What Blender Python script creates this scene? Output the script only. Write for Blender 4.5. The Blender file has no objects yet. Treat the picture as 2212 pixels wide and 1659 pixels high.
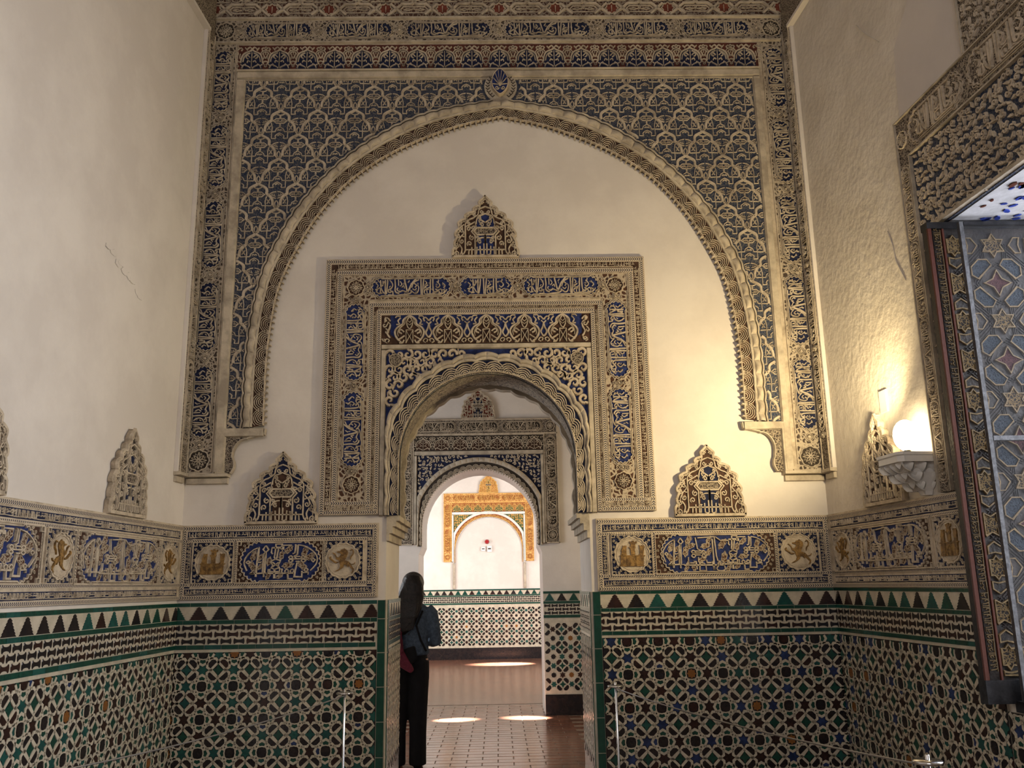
import bpy, math, random
from mathutils import Matrix, Vector
from mathutils.geometry import tessellate_polygon
PI = math.pi
S = bpy.context.scene
COL = S.collection

# ------------------------------------------------------------------ camera, world, lights, exposure
CAM_F, TILT, YAW, ROLL = 1898.5, math.radians(12.859), math.radians(1.0405), math.radians(.9503)
cd = bpy.data.cameras.new('camera')
cd.sensor_fit = 'HORIZONTAL'
cd.sensor_width = 36.0
cd.lens = CAM_F / 2212 * 36.0
cd.clip_end = 200
cam = bpy.data.objects.new('camera', cd)
COL.objects.link(cam)
cam.matrix_world = (Matrix.Translation((0, 0, 1.6)) @ Matrix.Rotation(-YAW, 4, 'Z')
                    @ Matrix.Rotation(PI / 2 + TILT, 4, 'X') @ Matrix.Rotation(-ROLL, 4, 'Z'))
S.camera = cam
S.view_settings.view_transform = 'Standard'
S.view_settings.look = 'None'
S.view_settings.gamma = 1
S.view_settings.exposure = 0.8
S.view_settings.use_curve_mapping = False

world = bpy.data.worlds.new('world')
S.world = world
world.use_nodes = True
world.node_tree.nodes['Background'].inputs[0].default_value = (.92, .93, 1.0, 1)
world.node_tree.nodes['Background'].inputs[1].default_value = .30


def area(name, loc, aim, sx, sy, power, color):
    ld = bpy.data.lights.new(name, 'AREA')
    ld.shape = 'RECTANGLE'
    ld.size, ld.size_y, ld.energy, ld.color = sx, sy, power, color
    o = bpy.data.objects.new(name, ld)
    COL.objects.link(o)
    o.location = loc
    o.rotation_euler = (Vector(aim) - Vector(loc)).to_track_quat('-Z', 'Y').to_euler()
    return o


# daylight in the window of the right wall, and added lamps, as assumed daylight, before the windowless side walls of the two rooms behind
area('window_daylight', (4.9, 4.1, 2.8), (0, 4.6, 1.7), 1.9, 3.0, 185, (.90, .93, 1.0))
area('room_fill_light', (-.6, -3.05, 5.4), (.1, 6.6, 5.0), 2.9, 2.1, 56, (1.0, .93, .90))  # added fill from behind the camera, no window known there
area('hall_assumed_daylight_a', (2.9, 16.2, 2.2), (-1.5, 17.5, 1.8), 3.0, 3.2, 165, (1, .98, .95))
area('hall_assumed_daylight_b', (-3.1, 18.0, 2.2), (0.5, 19.0, 1.8), 3.0, 3.2, 90, (1, .98, .96))
area('passage_assumed_daylight', (-3.1, 9.3, 2.0), (0, 9.8, 1.4), 1.6, 2.4, 46, (.95, .97, 1.0))


def point(name, loc, power, color, r):
    ld = bpy.data.lights.new(name, 'POINT')
    ld.energy, ld.color, ld.shadow_soft_size = power, color, r
    o = bpy.data.objects.new(name, ld)
    COL.objects.link(o)
    o.location = loc
    return o


ld = bpy.data.lights.new('lamp_uplight', 'SPOT')           # uplight on the wall bracket, turned out into the room
ld.energy, ld.color, ld.spot_size, ld.spot_blend, ld.shadow_soft_size = 104, (1.0, .785, .43), math.radians(172), .85, .04
lo = bpy.data.objects.new('lamp_uplight', ld)
COL.objects.link(lo)
lo.location = (2.365, 5.20, 2.52)
lo.rotation_euler = Vector((-.70, .45, .55)).to_track_quat('-Z', 'Y').to_euler()
point('passage_assumed_lamp', (2.15, 10.9, 2.7), 18, (1.0, .76, .42), .06)  # assumed warm lamp out of view, no fitting built


def added_streak_spot(name, loc, aim, deg, power):  # narrow spot added to put a bright streak on the floor
    ld = bpy.data.lights.new(name, 'SPOT')
    ld.energy, ld.color, ld.spot_size, ld.spot_blend, ld.shadow_soft_size = power, (1, .97, .92), math.radians(deg), .9, .02
    o = bpy.data.objects.new(name, ld)
    COL.objects.link(o)
    o.location = loc
    o.rotation_euler = (Vector(aim) - Vector(loc)).to_track_quat('-Z', 'Y').to_euler()


added_streak_spot('added_streak_spot_a', (3.2, 10.9, 2.2), (.32, 11.42, 0), 6.5, 22000)  # added spot inside the passage
added_streak_spot('added_streak_spot_b', (-3.3, 10.9, 2.2), (-.55, 11.36, 0), 6.5, 22000)
added_streak_spot('added_streak_spot_c', (3.2, 19.0, 2.6), (.10, 19.0, 0), 14, 26000)  # added likewise in the far hall, its side wall is closed

# ------------------------------------------------------------------ materials
MATS = {}


def mat(name, col, rough=.8, var=.12, scale=9.0, bump=.15, bscale=60.0, metal=0.0, spec=.35, col2=None, coat=0.0, mask=(.42, .62), emit=None):
    """cream / paint / glaze: base colour with noise variation and a fine bump"""
    m = bpy.data.materials.new(name)
    MATS[name] = m
    m.use_nodes = True
    nt = m.node_tree
    N, L = nt.nodes, nt.links
    b = N['Principled BSDF']
    b.inputs['Roughness'].default_value = rough
    b.inputs['Metallic'].default_value = metal
    b.inputs['Specular IOR Level'].default_value = spec
    b.inputs['Coat Weight'].default_value = coat
    if emit:
        b.inputs['Emission Color'].default_value = (*emit[0], 1)
        b.inputs['Emission Strength'].default_value = emit[1]
    g = N.new('ShaderNodeNewGeometry')
    n1 = N.new('ShaderNodeTexNoise')
    n1.inputs['Scale'].default_value = scale
    n1.inputs['Detail'].default_value = 6
    n1.inputs['Roughness'].default_value = .65
    L.new(g.outputs['Position'], n1.inputs['Vector'])
    r = N.new('ShaderNodeMapRange')
    r.inputs['From Min'].default_value, r.inputs['From Max'].default_value = mask
    L.new(n1.outputs['Fac'], r.inputs['Value'])
    mx = N.new('ShaderNodeMix')
    mx.data_type = 'RGBA'
    c2 = col2 or tuple(max(0, c * (1 - 2 * var)) for c in col)
    mx.inputs['A'].default_value = (*c2, 1)
    mx.inputs['B'].default_value = (*col, 1)
    L.new(r.outputs['Result'], mx.inputs['Factor'])
    L.new(mx.outputs['Result'], b.inputs['Base Color'])
    if bump:
        n2 = N.new('ShaderNodeTexNoise')
        n2.inputs['Scale'].default_value = bscale
        n2.inputs['Detail'].default_value = 4
        L.new(g.outputs['Position'], n2.inputs['Vector'])
        bp = N.new('ShaderNodeBump')
        bp.inputs['Strength'].default_value = bump
        bp.inputs['Distance'].default_value = .01
        L.new(n2.outputs['Fac'], bp.inputs['Height'])
        L.new(bp.outputs['Normal'], b.inputs['Normal'])
    return m


def carved(name, ground, ridge, scale=46.0, width=.10, amount=.85, rough=.85):
    """painted ground carved all over with fine scrolls (warped cell edges stand as thin ridges)"""
    m = bpy.data.materials.new(name)
    MATS[name] = m
    m.use_nodes = True
    nt = m.node_tree
    N, L = nt.nodes, nt.links
    b = N['Principled BSDF']
    b.inputs['Roughness'].default_value = rough
    b.inputs['Specular IOR Level'].default_value = .25
    g = N.new('ShaderNodeNewGeometry')
    n = N.new('ShaderNodeTexNoise')
    n.inputs['Scale'].default_value = scale * .5
    L.new(g.outputs['Position'], n.inputs['Vector'])
    vm = N.new('ShaderNodeVectorMath')
    vm.operation = 'MULTIPLY_ADD'
    vm.inputs[1].default_value = (.05,) * 3
    L.new(n.outputs['Color'], vm.inputs[0])
    L.new(g.outputs['Position'], vm.inputs[2])
    v = N.new('ShaderNodeTexVoronoi')
    v.feature = 'DISTANCE_TO_EDGE'
    v.inputs['Scale'].default_value = scale
    L.new(vm.outputs['Vector'], v.inputs['Vector'])
    r = N.new('ShaderNodeMapRange')
    r.inputs['From Min'].default_value, r.inputs['From Max'].default_value = width * .55, width * 1.3
    r.inputs['To Min'].default_value, r.inputs['To Max'].default_value = amount, 0
    L.new(v.outputs['Distance'], r.inputs['Value'])
    mx = N.new('ShaderNodeMix')
    mx.data_type = 'RGBA'
    mx.inputs['A'].default_value = (*ground, 1)
    mx.inputs['B'].default_value = (*ridge, 1)
    L.new(r.outputs['Result'], mx.inputs['Factor'])
    L.new(mx.outputs['Result'], b.inputs['Base Color'])
    bp = N.new('ShaderNodeBump')
    bp.inputs['Strength'].default_value = .5
    bp.inputs['Distance'].default_value = .006
    L.new(r.outputs['Result'], bp.inputs['Height'])
    L.new(bp.outputs['Normal'], b.inputs['Normal'])
    return m


def rope_mat(name, light, dark, period=.017):
    """herringbone rope border: chevrons along the strip's own length (UV u in metres, v across 0..1)"""
    m = bpy.data.materials.new(name)
    MATS[name] = m
    m.use_nodes = True
    nt = m.node_tree
    N, L = nt.nodes, nt.links
    b = N['Principled BSDF']
    b.inputs['Roughness'].default_value = .85
    b.inputs['Specular IOR Level'].default_value = .2
    uv = N.new('ShaderNodeUVMap')
    sp = N.new('ShaderNodeSeparateXYZ')
    L.new(uv.outputs['UV'], sp.inputs[0])

    def M(op, a, bb=None):
        k = N.new('ShaderNodeMath')
        k.operation = op
        for i, x in enumerate((a, bb)):
            if x is None:
                continue
            if isinstance(x, (int, float)):
                k.inputs[i].default_value = x
            else:
                L.new(x, k.inputs[i])
        return k.outputs[0]
    tri = M('ABSOLUTE', M('SUBTRACT', sp.outputs['Y'], .5))
    ph = M('FRACT', M('ADD', M('DIVIDE', sp.outputs['X'], period), M('MULTIPLY', tri, 1.5)))
    st = M('GREATER_THAN', ph, .52)
    edge = M('LESS_THAN', tri, .40)
    fac = M('MULTIPLY', st, edge)
    mx = N.new('ShaderNodeMix')
    mx.data_type = 'RGBA'
    mx.inputs['A'].default_value = (*light, 1)
    mx.inputs['B'].default_value = (*dark, 1)
    L.new(fac, mx.inputs['Factor'])
    L.new(mx.outputs['Result'], b.inputs['Base Color'])
    bp = N.new('ShaderNodeBump')
    bp.invert = True
    bp.inputs['Strength'].default_value = .5
    bp.inputs['Distance'].default_value = .004
    L.new(fac, bp.inputs['Height'])
    L.new(bp.outputs['Normal'], b.inputs['Normal'])
    return m


CREAM = (.56, .475, .36)
mat('plaster', (.73, .68, .625), .92, .05, 1.6, .55, 6.0, col2=(.655, .605, .555))
mat('plaster_rough', (.68, .625, .55), .92, .06, 2.5, .75, 19.0, col2=(.60, .545, .47))
mat('plaster_patch', (.62, .57, .53), .9, .02, 3.0, .05, 30.0)
mat('stucco', CREAM, .85, .2, 14, .35, 90, col2=(.34, .275, .20), mask=(.34, .56))
mat('stucco_aged', (.53, .455, .355), .88, .25, 10, .4, 80, col2=(.33, .275, .21), mask=(.36, .58))
mat('moulding', (.54, .47, .365), .85, .2, 7, .3, 50, col2=(.34, .29, .225), mask=(.38, .60))
mat('blue', (.018, .034, .15), .8, .25, 30, .3, 80)
mat('dark_blue', (.012, .018, .06), .85, .2, 30, .3, 80)
mat('brown', (.075, .036, .022), .85, .2, 30, .3, 80)
mat('red', (.20, .05, .03), .85, .2, 30, .3, 80)
mat('arcade_red', (.13, .038, .026), .85, .2, 30, .3, 80)
mat('umber', (.055, .042, .032), .85, .2, 30, .3, 80)
mat('gold_stucco', (.80, .48, .15), .8, .2, 14, .35, 90, col2=(.62, .34, .09))
mat('gold_red', (.40, .12, .035), .8, .2, 30, .3, 80)
mat('gold_green', (.12, .17, .07), .8, .2, 30, .3, 80)
mat('gold_paint', (.33, .19, .055), .6, .3, 40, .4, 70, col2=(.12, .065, .02))
carved('slate_carved', (.022, .034, .072), (.13, .125, .12), 60, .10, .8)
carved('aged_scroll', (.065, .048, .038), (.43, .365, .28), 30, .17, 1.0)
carved('interlace_ground', (.08, .04, .028), (.30, .25, .195), 34, .12, 1.0)
carved('blue_carved', (.016, .035, .18), (.40, .33, .26), 60, .08, .8)
carved('umber_carved', (.055, .042, .036), (.34, .285, .215), 55, .14, .9)
carved('brown_carved', (.08, .035, .02), (.42, .35, .26), 55, .13, .9)
carved('gold_carved', (.34, .09, .03), (.80, .50, .17), 34, .16, .9)
carved('green_gold_carved', (.09, .15, .08), (.78, .50, .17), 34, .16, .9)
carved('dark_gold_carved', (.014, .010, .008), (.15, .10, .042), 60, .14, .9)
carved('wood_blue', (.007, .012, .021), (.028, .040, .056), 70, .16, .9)
carved('wood_red', (.03, .005, .008), (.06, .018, .02), 70, .16, .9)
rope_mat('rope', CREAM, (.03, .034, .055))
rope_mat('rope_fine', (.50, .43, .33), (.06, .055, .06), .013)
mat('tile_white', (.58, .52, .41), .24, .12, 12, .1, 25, spec=.5, col2=(.46, .41, .32))
mat('tile_green', (.009, .060, .040), .16, .2, 14, .12, 25, spec=.5, col2=(.006, .045, .032))
mat('tile_teal', (.014, .085, .070), .16, .2, 14, .12, 25, spec=.5, col2=(.01, .06, .055))
mat('tile_black', (.010, .009, .012), .14, .2, 14, .12, 25, spec=.5, col2=(.02, .014, .014))
mat('tile_brown', (.036, .014, .011), .16, .2, 14, .12, 25, spec=.5, col2=(.022, .01, .009))
mat('tile_blue', (.022, .045, .14), .16, .2, 14, .12, 25, spec=.5, col2=(.012, .022, .07))
mat('tile_ochre', (.25, .10, .022), .2, .2, 14, .12, 25, spec=.5, col2=(.2, .08, .02))
mat('grout', (.42, .39, .34), .9, .2, 20, .2, 60)
mat('brick', (.23, .095, .055), .18, .25, 5, .10, 20, spec=.5, col2=(.13, .06, .04))
mat('brick_joint', (.26, .19, .14), .5, .2, 20, .2, 50)
mat('metal_dark', (.05, .05, .055), .5, .2, 20, .1, 40, metal=.8)
mat('metal_grey', (.17, .175, .19), .45, .2, 40, .15, 60, metal=.6)
mat('chrome', (.75, .75, .76), .12, .02, 5, 0, metal=1.0)
mat('cable', (.42, .42, .43), .3, .05, 5, 0, metal=.9)
mat('wood', (.026, .019, .017), .5, .3, 18, .3, 60, col2=(.011, .009, .008))
mat('wood_red_edge', (.10, .026, .015), .45, .25, 20, .2, 40, col2=(.09, .025, .015))
mat('gold_line', (.19, .13, .058), .5, .2, 30, .2, 60)
mat('plastic_white', (.8, .79, .76), .5, .02, 5, 0)
mat('lamp_red', (.35, .015, .02), .3, .05, 5, 0)
mat('porcelain', (.78, .75, .70), .6, .04, 6, .1, 40)
mat('skin', (.45, .27, .19), .55, .05, 8, .05, 80)
mat('hair', (.014, .009, .007), .38, .4, 30, .8, 45, col2=(.004, .003, .003))
mat('hair_grey', (.28, .25, .22), .5, .3, 60, .3, 120)
mat('denim', (.075, .105, .15), .9, .2, 40, .3, 160)
mat('black_cloth', (.006, .006, .008), .95, .2, 10, .2, 60)
mat('maroon', (.16, .022, .045), .85, .2, 14, .3, 40)
mat('stripe_cloth', (.45, .38, .33), .9, .2, 14, .2, 40)
_m = MATS['stripe_cloth']
_w = _m.node_tree.nodes.new('ShaderNodeTexWave')
_w.bands_direction = 'Z'
_w.inputs['Scale'].default_value = 9
_w.inputs['Distortion'].default_value = 1.5
_g0 = _m.node_tree.nodes.new('ShaderNodeNewGeometry')
_m.node_tree.links.new(_g0.outputs['Position'], _w.inputs['Vector'])
_r0 = _m.node_tree.nodes.new('ShaderNodeValToRGB')
_r0.color_ramp.elements[0].color = (.10, .05, .045, 1)
_r0.color_ramp.elements[1].color = (.55, .48, .42, 1)
_r0.color_ramp.interpolation = 'CONSTANT'
_r0.color_ramp.elements[1].position = .45
_m.node_tree.links.new(_w.outputs['Fac'], _r0.inputs['Fac'])
_m.node_tree.links.new(_r0.outputs['Color'], _m.node_tree.nodes['Principled BSDF'].inputs['Base Color'])
mat('lamp_glass', (1, .93, .8), .4, 0, 5, 0, emit=((1.0, .80, .48), 13.0))
gm = bpy.data.materials.new('glass_pane')
MATS['glass_pane'] = gm
gm.use_nodes = True
_nt = gm.node_tree
_b = _nt.nodes['Principled BSDF']
_nt.nodes.remove(_b)
_o = _nt.nodes['Material Output']
_t = _nt.nodes.new('ShaderNodeBsdfTransparent')
_g = _nt.nodes.new('ShaderNodeBsdfGlossy')
_g.inputs['Roughness'].default_value = .04
_d = _nt.nodes.new('ShaderNodeBsdfDiffuse')
_d.inputs['Color'].default_value = (.5, .52, .56, 1)
_m1 = _nt.nodes.new('ShaderNodeMixShader')
_m1.inputs[0].default_value = .007
_m2 = _nt.nodes.new('ShaderNodeMixShader')
_m2.inputs[0].default_value = .022
_nt.links.new(_t.outputs[0], _m1.inputs[1])
_nt.links.new(_g.outputs[0], _m1.inputs[2])
_nt.links.new(_m1.outputs[0], _m2.inputs[1])
_nt.links.new(_d.outputs[0], _m2.inputs[2])
_nt.links.new(_m2.outputs[0], _o.inputs[0])


# ------------------------------------------------------------------ 2-D drawing into meshes
def cr(pts, n=4, closed=False):
    """Catmull-Rom through the points"""
    if len(pts) < 3:
        return list(pts)
    P = list(pts)
    k = len(P)
    out = []
    rng = range(k) if closed else range(k - 1)
    for i in rng:
        if closed:
            a, b, c, d = P[(i - 1) % k], P[i], P[(i + 1) % k], P[(i + 2) % k]
        else:
            a, b, c, d = P[max(i - 1, 0)], P[i], P[i + 1], P[min(i + 2, k - 1)]
        for j in range(n):
            t = j / n
            t2, t3 = t * t, t * t * t
            out.append(tuple(.5 * ((2 * b[q]) + (c[q] - a[q]) * t + (2 * a[q] - 5 * b[q] + 4 * c[q] - d[q]) * t2
                                   + (3 * b[q] - a[q] - 3 * c[q] + d[q]) * t3) for q in (0, 1)))
    if not closed:
        out.append(P[-1])
    return out


def spiral(cx, cy, r, a0=0.0, turns=1.4, sgn=1, n=14, r1=.22):
    return [(cx + r * (1 - (1 - r1) * i / n) * math.cos(a0 + sgn * turns * 2 * PI * i / n),
             cy + r * (1 - (1 - r1) * i / n) * math.sin(a0 + sgn * turns * 2 * PI * i / n)) for i in range(n + 1)]


def circle(cx, cy, r, n=16, r2=None, a0=0.0):
    r2 = r2 or r
    return [(cx + r * math.cos(a0 + 2 * PI * i / n), cy + r2 * math.sin(a0 + 2 * PI * i / n)) for i in range(n)]


def star(cx, cy, R, r, k, a0=0.0):
    return [(cx + (R if i % 2 == 0 else r) * math.cos(a0 + PI * i / k), cy + (R if i % 2 == 0 else r) * math.sin(a0 + PI * i / k)) for i in range(2 * k)]


def P(s):
    """'x,y x,y ...' -> points"""
    return [tuple(float(q) for q in a.split(',')) for a in s.split()]


class MB:
    """collects relief in panel coordinates (u right, v up, h out of the wall)"""

    def __init__(self, *mats):
        self.v, self.f, self.m, self.uv = [], [], [], []
        self.mats = list(mats)

    def idx(self, m):
        if m not in self.mats:
            self.mats.append(m)
        return self.mats.index(m)

    def _add(self, vs, fs, m, uv=None):
        o = len(self.v)
        self.v += [(a, -h, b) for a, b, h in vs]
        self.uv += uv if uv else [(a, b) for a, b, h in vs]
        k = self.idx(m)
        for f in fs:
            self.f.append(tuple(o + i for i in f))
            self.m.append(k)

    def ribbon(self, pts, w, h0, h1, m, closed=False, top=.62, taper=0):
        n = len(pts)
        if n < 2:
            return
        vs, fs = [], []
        for i, p in enumerate(pts):
            a = pts[(i - 1) % n] if (closed or i > 0) else p
            b = pts[(i + 1) % n] if (closed or i < n - 1) else p
            tx, ty = b[0] - a[0], b[1] - a[1]
            l = math.hypot(tx, ty) or 1
            nx, ny = -ty / l, tx / l
            # miter
            k = 1.0
            if a is not p and b is not p:
                l1 = math.hypot(p[0] - a[0], p[1] - a[1]) or 1
                c = abs((p[0] - a[0]) / l1 * tx / l + (p[1] - a[1]) / l1 * ty / l)
                k = min(1 / max(c, .5), 1.7)
            ww = (w[i] if isinstance(w, (list, tuple)) else w) * .5 * k
            if taper:
                t = i / (n - 1)
                ww *= max(.25, min(1, min(t, 1 - t) * 2 / taper + .25))
            for s, hh in ((1, h0), (top, h1), (-top, h1), (-1, h0)):
                vs.append((p[0] + nx * ww * s, p[1] + ny * ww * s, hh))
        for i in range(n if closed else n - 1):
            a, b = 4 * i, 4 * ((i + 1) % n)
            for q in (0, 1, 2):
                fs.append((a + q, a + q + 1, b + q + 1, b + q))
        if not closed:
            fs.append((3, 2, 1, 0))
            e = 4 * (n - 1)
            fs.append((e, e + 1, e + 2, e + 3))
        self._add(vs, fs, m)

    def plate(self, pts, h0, h1, m, bevel=0.0, m_side=None):
        pts = list(pts)
        a = sum(pts[i][0] * pts[(i + 1) % len(pts)][1] - pts[(i + 1) % len(pts)][0] * pts[i][1] for i in range(len(pts)))
        if a < 0:
            pts.reverse()
        n = len(pts)
        top = pts
        if bevel:
            cx, cy = sum(p[0] for p in pts) / n, sum(p[1] for p in pts) / n
            top = []
            for i, p in enumerate(pts):
                q, r = pts[i - 1], pts[(i + 1) % n]
                tx, ty = r[0] - q[0], r[1] - q[1]
                l = math.hypot(tx, ty) or 1
                top.append((p[0] - ty / l * bevel, p[1] + tx / l * bevel))
        vs = [(p[0], p[1], h0) for p in pts] + [(p[0], p[1], h1) for p in top]
        tri = tessellate_polygon([[Vector((p[0], p[1], 0)) for p in top]])
        fs = []
        for t in tri:
            x = [top[i] for i in t]
            ar = (x[1][0] - x[0][0]) * (x[2][1] - x[0][1]) - (x[2][0] - x[0][0]) * (x[1][1] - x[0][1])
            fs.append(tuple(n + i for i in (t if ar > 0 else t[::-1])))
        sd = [(i, (i + 1) % n, n + (i + 1) % n, n + i) for i in range(n)]
        self._add(vs, fs, m)
        self._add(vs, sd, m_side or m)

    def box(self, u0, v0, u1, v1, h0, h1, m, bevel=0.0):
        b = bevel
        vs = [(u0, v0, h0), (u1, v0, h0), (u1, v1, h0), (u0, v1, h0), (u0 + b, v0 + b, h1), (u1 - b, v0 + b, h1), (u1 - b, v1 - b, h1), (u0 + b, v1 - b, h1)]
        self._add(vs, [(4, 5, 6, 7), (0, 1, 5, 4), (1, 2, 6, 5), (2, 3, 7, 6), (3, 0, 4, 7), (3, 2, 1, 0)], m)

    def strip(self, u0, v0, u1, v1, h0, h1, m):
        """raised strip whose UV runs along its longer side"""
        lu, lv = u1 - u0, v1 - v0
        if lu >= lv:
            uv = [(u0, 0), (u1, 0), (u1, 1), (u0, 1)] * 2
        else:
            uv = [(v0, 0), (v0, 1), (v1, 1), (v1, 0)] * 2
        vs = [(u0, v0, h0), (u1, v0, h0), (u1, v1, h0), (u0, v1, h0), (u0, v0, h1), (u1, v0, h1), (u1, v1, h1), (u0, v1, h1)]
        self._add(vs, [(4, 5, 6, 7), (0, 1, 5, 4), (1, 2, 6, 5), (2, 3, 7, 6), (3, 0, 4, 7)], m, uv)

    def quad(self, a, b, c, d, m):
        self._add([a, b, c, d], [(0, 1, 2, 3)], m)

    def solid(self, vs, fs, m):
        """faces in plain x, y, z"""
        self._add([(x, z, -y) for x, y, z in vs], fs, m)

    def mesh(self, name, smooth=False):
        me = bpy.data.meshes.new(name)
        me.from_pydata(self.v, [], self.f)
        for k in self.mats:
            me.materials.append(MATS[k])
        me.polygons.foreach_set('material_index', self.m)
        if smooth:
            me.polygons.foreach_set('use_smooth', [True] * len(self.f))
        ul = me.uv_layers.new(name='UVMap')
        li = [0] * len(me.loops)
        me.loops.foreach_get('vertex_index', li)
        flat = []
        for i in li:
            flat += self.uv[i]
        ul.data.foreach_set('uv', flat)
        return me


# ------------------------------------------------------------------ objects
class Frame:
    """a wall plane: origin, u direction given by the rotation about z"""

    def __init__(self, x, y, rot):
        self.M = Matrix.Translation((x, y, 0)) @ Matrix.Rotation(rot, 4, 'Z')

    def at(self, u, v, h=0, rot=0.0, sx=1.0, sz=1.0):
        return self.M @ Matrix.Translation((u, -h - .0015, v)) @ Matrix.Rotation(-rot, 4, 'Y') @ Matrix.Diagonal((sx, 1, sz, 1))


BACK = Frame(0, 6.6, 0)
LEFT = Frame(-2.336, 6.6, PI / 2 - .047)      # u = -t
RIGHT = Frame(2.471, 6.6, -PI / 2 + .067)      # u = t


def obj(name, data, M=None, parent=None, label=None, cat=None, group=None, kind=None):
    if isinstance(data, MB):
        data = data.mesh(name)
    o = bpy.data.objects.new(name, data)
    COL.objects.link(o)
    if M is not None:
        o.matrix_world = M
    if parent is not None:
        o.parent = parent
        if M is not None:
            o.matrix_parent_inverse = PINV[parent.name]
    if label:
        o['label'] = label
    if cat:
        o['category'] = cat
    if group:
        o['group'] = group
    if kind:
        o['kind'] = kind
    PINV[o.name] = M.inverted() if M is not None else Matrix()
    return o


PINV = {}


def thing(name, M, label, cat, group=None):
    return obj(name, None, M, None, label, cat, group)


def struct(name, mb):
    return obj(name, mb, Matrix(), kind='structure')


rnd = random.Random(7)

# ------------------------------------------------------------------ the rooms
DC = -.0735                                   # centre line of the near doorway


def opening(cx, hw, zi, z2, hw2, zc, R, n=28):
    """jambs, corbelled imposts and a stilted round arch, from bottom left over the top to bottom right"""
    pts = [(cx - hw, 0), (cx - hw, zi), (cx - hw2, z2)]
    pts += [(cx - R * math.cos(PI * i / n), zc + R * math.sin(PI * i / n)) for i in range(n + 1)]
    return pts + [(cx + hw2, z2), (cx + hw, zi), (cx + hw, 0)]


def arch_wall(name, x0, x1, H, op, y0, y1, m='plaster', op_back=None):
    mb = MB(m)
    poly = [(x0, 0)] + op + [(x1, 0), (x1, H), (x0, H)]
    back = [(x0, 0)] + (op_back or op) + [(x1, 0), (x1, H), (x0, H)]
    tri = tessellate_polygon([[Vector((p[0], p[1], 0)) for p in poly]])
    n = len(poly)
    vs = [(p[0], y0, p[1]) for p in poly] + [(p[0], y1, p[1]) for p in back]
    fs = []
    for t in tri:
        x = [poly[i] for i in t]
        ar = (x[1][0] - x[0][0]) * (x[2][1] - x[0][1]) - (x[2][0] - x[0][0]) * (x[1][1] - x[0][1])
        t = t if ar > 0 else t[::-1]
        fs.append(tuple(t))
        fs.append(tuple(n + i for i in t[::-1]))
    for i in range(n - 1):
        fs.append((i, n + i, n + i + 1, i + 1))
    mb.solid(vs, fs, m)
    return struct(name, mb)


def box_struct(name, x0, x1, y0, y1, z0, z1, m='plaster'):
    mb = MB(m)
    vs = [(x, y, z) for z in (z0, z1) for x, y in ((x0, y0), (x1, y0), (x1, y1), (x0, y1))]
    mb.solid(vs, [(3, 2, 1, 0), (4, 5, 6, 7), (0, 1, 5, 4), (1, 2, 6, 5), (2, 3, 7, 6), (3, 0, 4, 7)], m)
    return struct(name, mb)


OP1 = opening(DC, .7535, 2.118, 2.1181, .665, 2.53, .665)
arch_wall('wall_back', -3.4, 3.3, 7.2, OP1, 6.6, 7.45, op_back=opening(DC, .7535, 2.118, 2.1181, .75, 2.53, .75))
C2, C3 = -.235, -.20
OP2 = opening(C2, .80, 2.0, 2.1, .757, 2.35, .757)
arch_wall('wall_inner', -3.4, 3.3, 6.4, OP2, 11.6, 12.4)
box_struct('wall_far', -3.4, 3.3, 20.3, 20.8, 0, 6.4)

# left wall
mb = MB('plaster')
mb.solid([(-10, 0, 0), (.3, 0, 0), (.3, 0, 7.2), (-10, 0, 7.2), (-10, .4, 0), (.3, .4, 0), (.3, .4, 7.2), (-10, .4, 7.2)],
         [(0, 1, 2, 3), (7, 6, 5, 4), (3, 2, 6, 7)], 'plaster')
wall_left = obj('wall_left', mb, LEFT.M.copy(), kind='structure')
# flaked plaster scar on the left wall, hair cracks on the right
q = random.Random(21)
mb = MB('plaster')
for i in range(9):
    u, v = -1.42 + .058 * i + q.uniform(-.02, .02), 3.68 - .019 * i + q.uniform(-.02, .02)
    mb.plate([(u + q.uniform(.6, 1.1) * .055 * math.cos(a * PI / 4), v + q.uniform(.5, 1.1) * .026 * math.sin(a * PI / 4)) for a in range(8)], 0, q.uniform(.003, .007), 'plaster')
obj('plaster_scar', mb, LEFT.at(0, 0), wall_left, 'flaked plaster scar', kind='stuff')
# right wall with its deep window (t 1.98 .. 3.45, z 1.0 .. 3.57)
WT0, WT1, WZ0, WZ1, WTH = 1.95, 3.45, .985, 3.585, .75
mb = MB('plaster_rough')
for (a, b, c, d) in ((-.3, WT0, 0, 7.2), (WT1, 10, 0, 7.2), (WT0, WT1, 0, WZ0), (WT0, WT1, WZ1, 7.2)):
    mb.solid([(a, 0, c), (b, 0, c), (b, 0, d), (a, 0, d)], [(0, 1, 2, 3)], 'plaster_rough')
mb.solid([(WT0, 0, WZ0), (WT0, WTH, WZ0), (WT0, WTH, WZ1), (WT0, 0, WZ1), (WT1, 0, WZ0), (WT1, WTH, WZ0), (WT1, WTH, WZ1), (WT1, 0, WZ1)],
         [(0, 3, 2, 1), (4, 5, 6, 7), (0, 1, 5, 4), (3, 7, 6, 2)], 'plaster')
wall_right = obj('wall_right', mb, RIGHT.M.copy(), kind='structure')
mb = MB('plaster_patch')
mb.plate([(1.585, 4.36), (2.35, 4.45), (2.35, 5.6), (1.62, 4.9)], .0, .004, 'plaster_patch')
obj('plaster_repair', mb, RIGHT.at(0, 0, .001), wall_right, 'smooth grey repaired plaster above the window surround')
mb = MB('plaster_rough')
mb.ribbon(cr([(1.29, 3.80), (1.33, 3.68), (1.345, 3.58), (1.39, 3.49), (1.435, 3.41)], 5), .012, 0, .005, 'plaster_rough', taper=.5)
mb.ribbon(cr([(1.20, 5.38), (1.30, 5.24), (1.46, 5.07)], 5), .009, 0, .004, 'plaster_rough', taper=.5)
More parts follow.
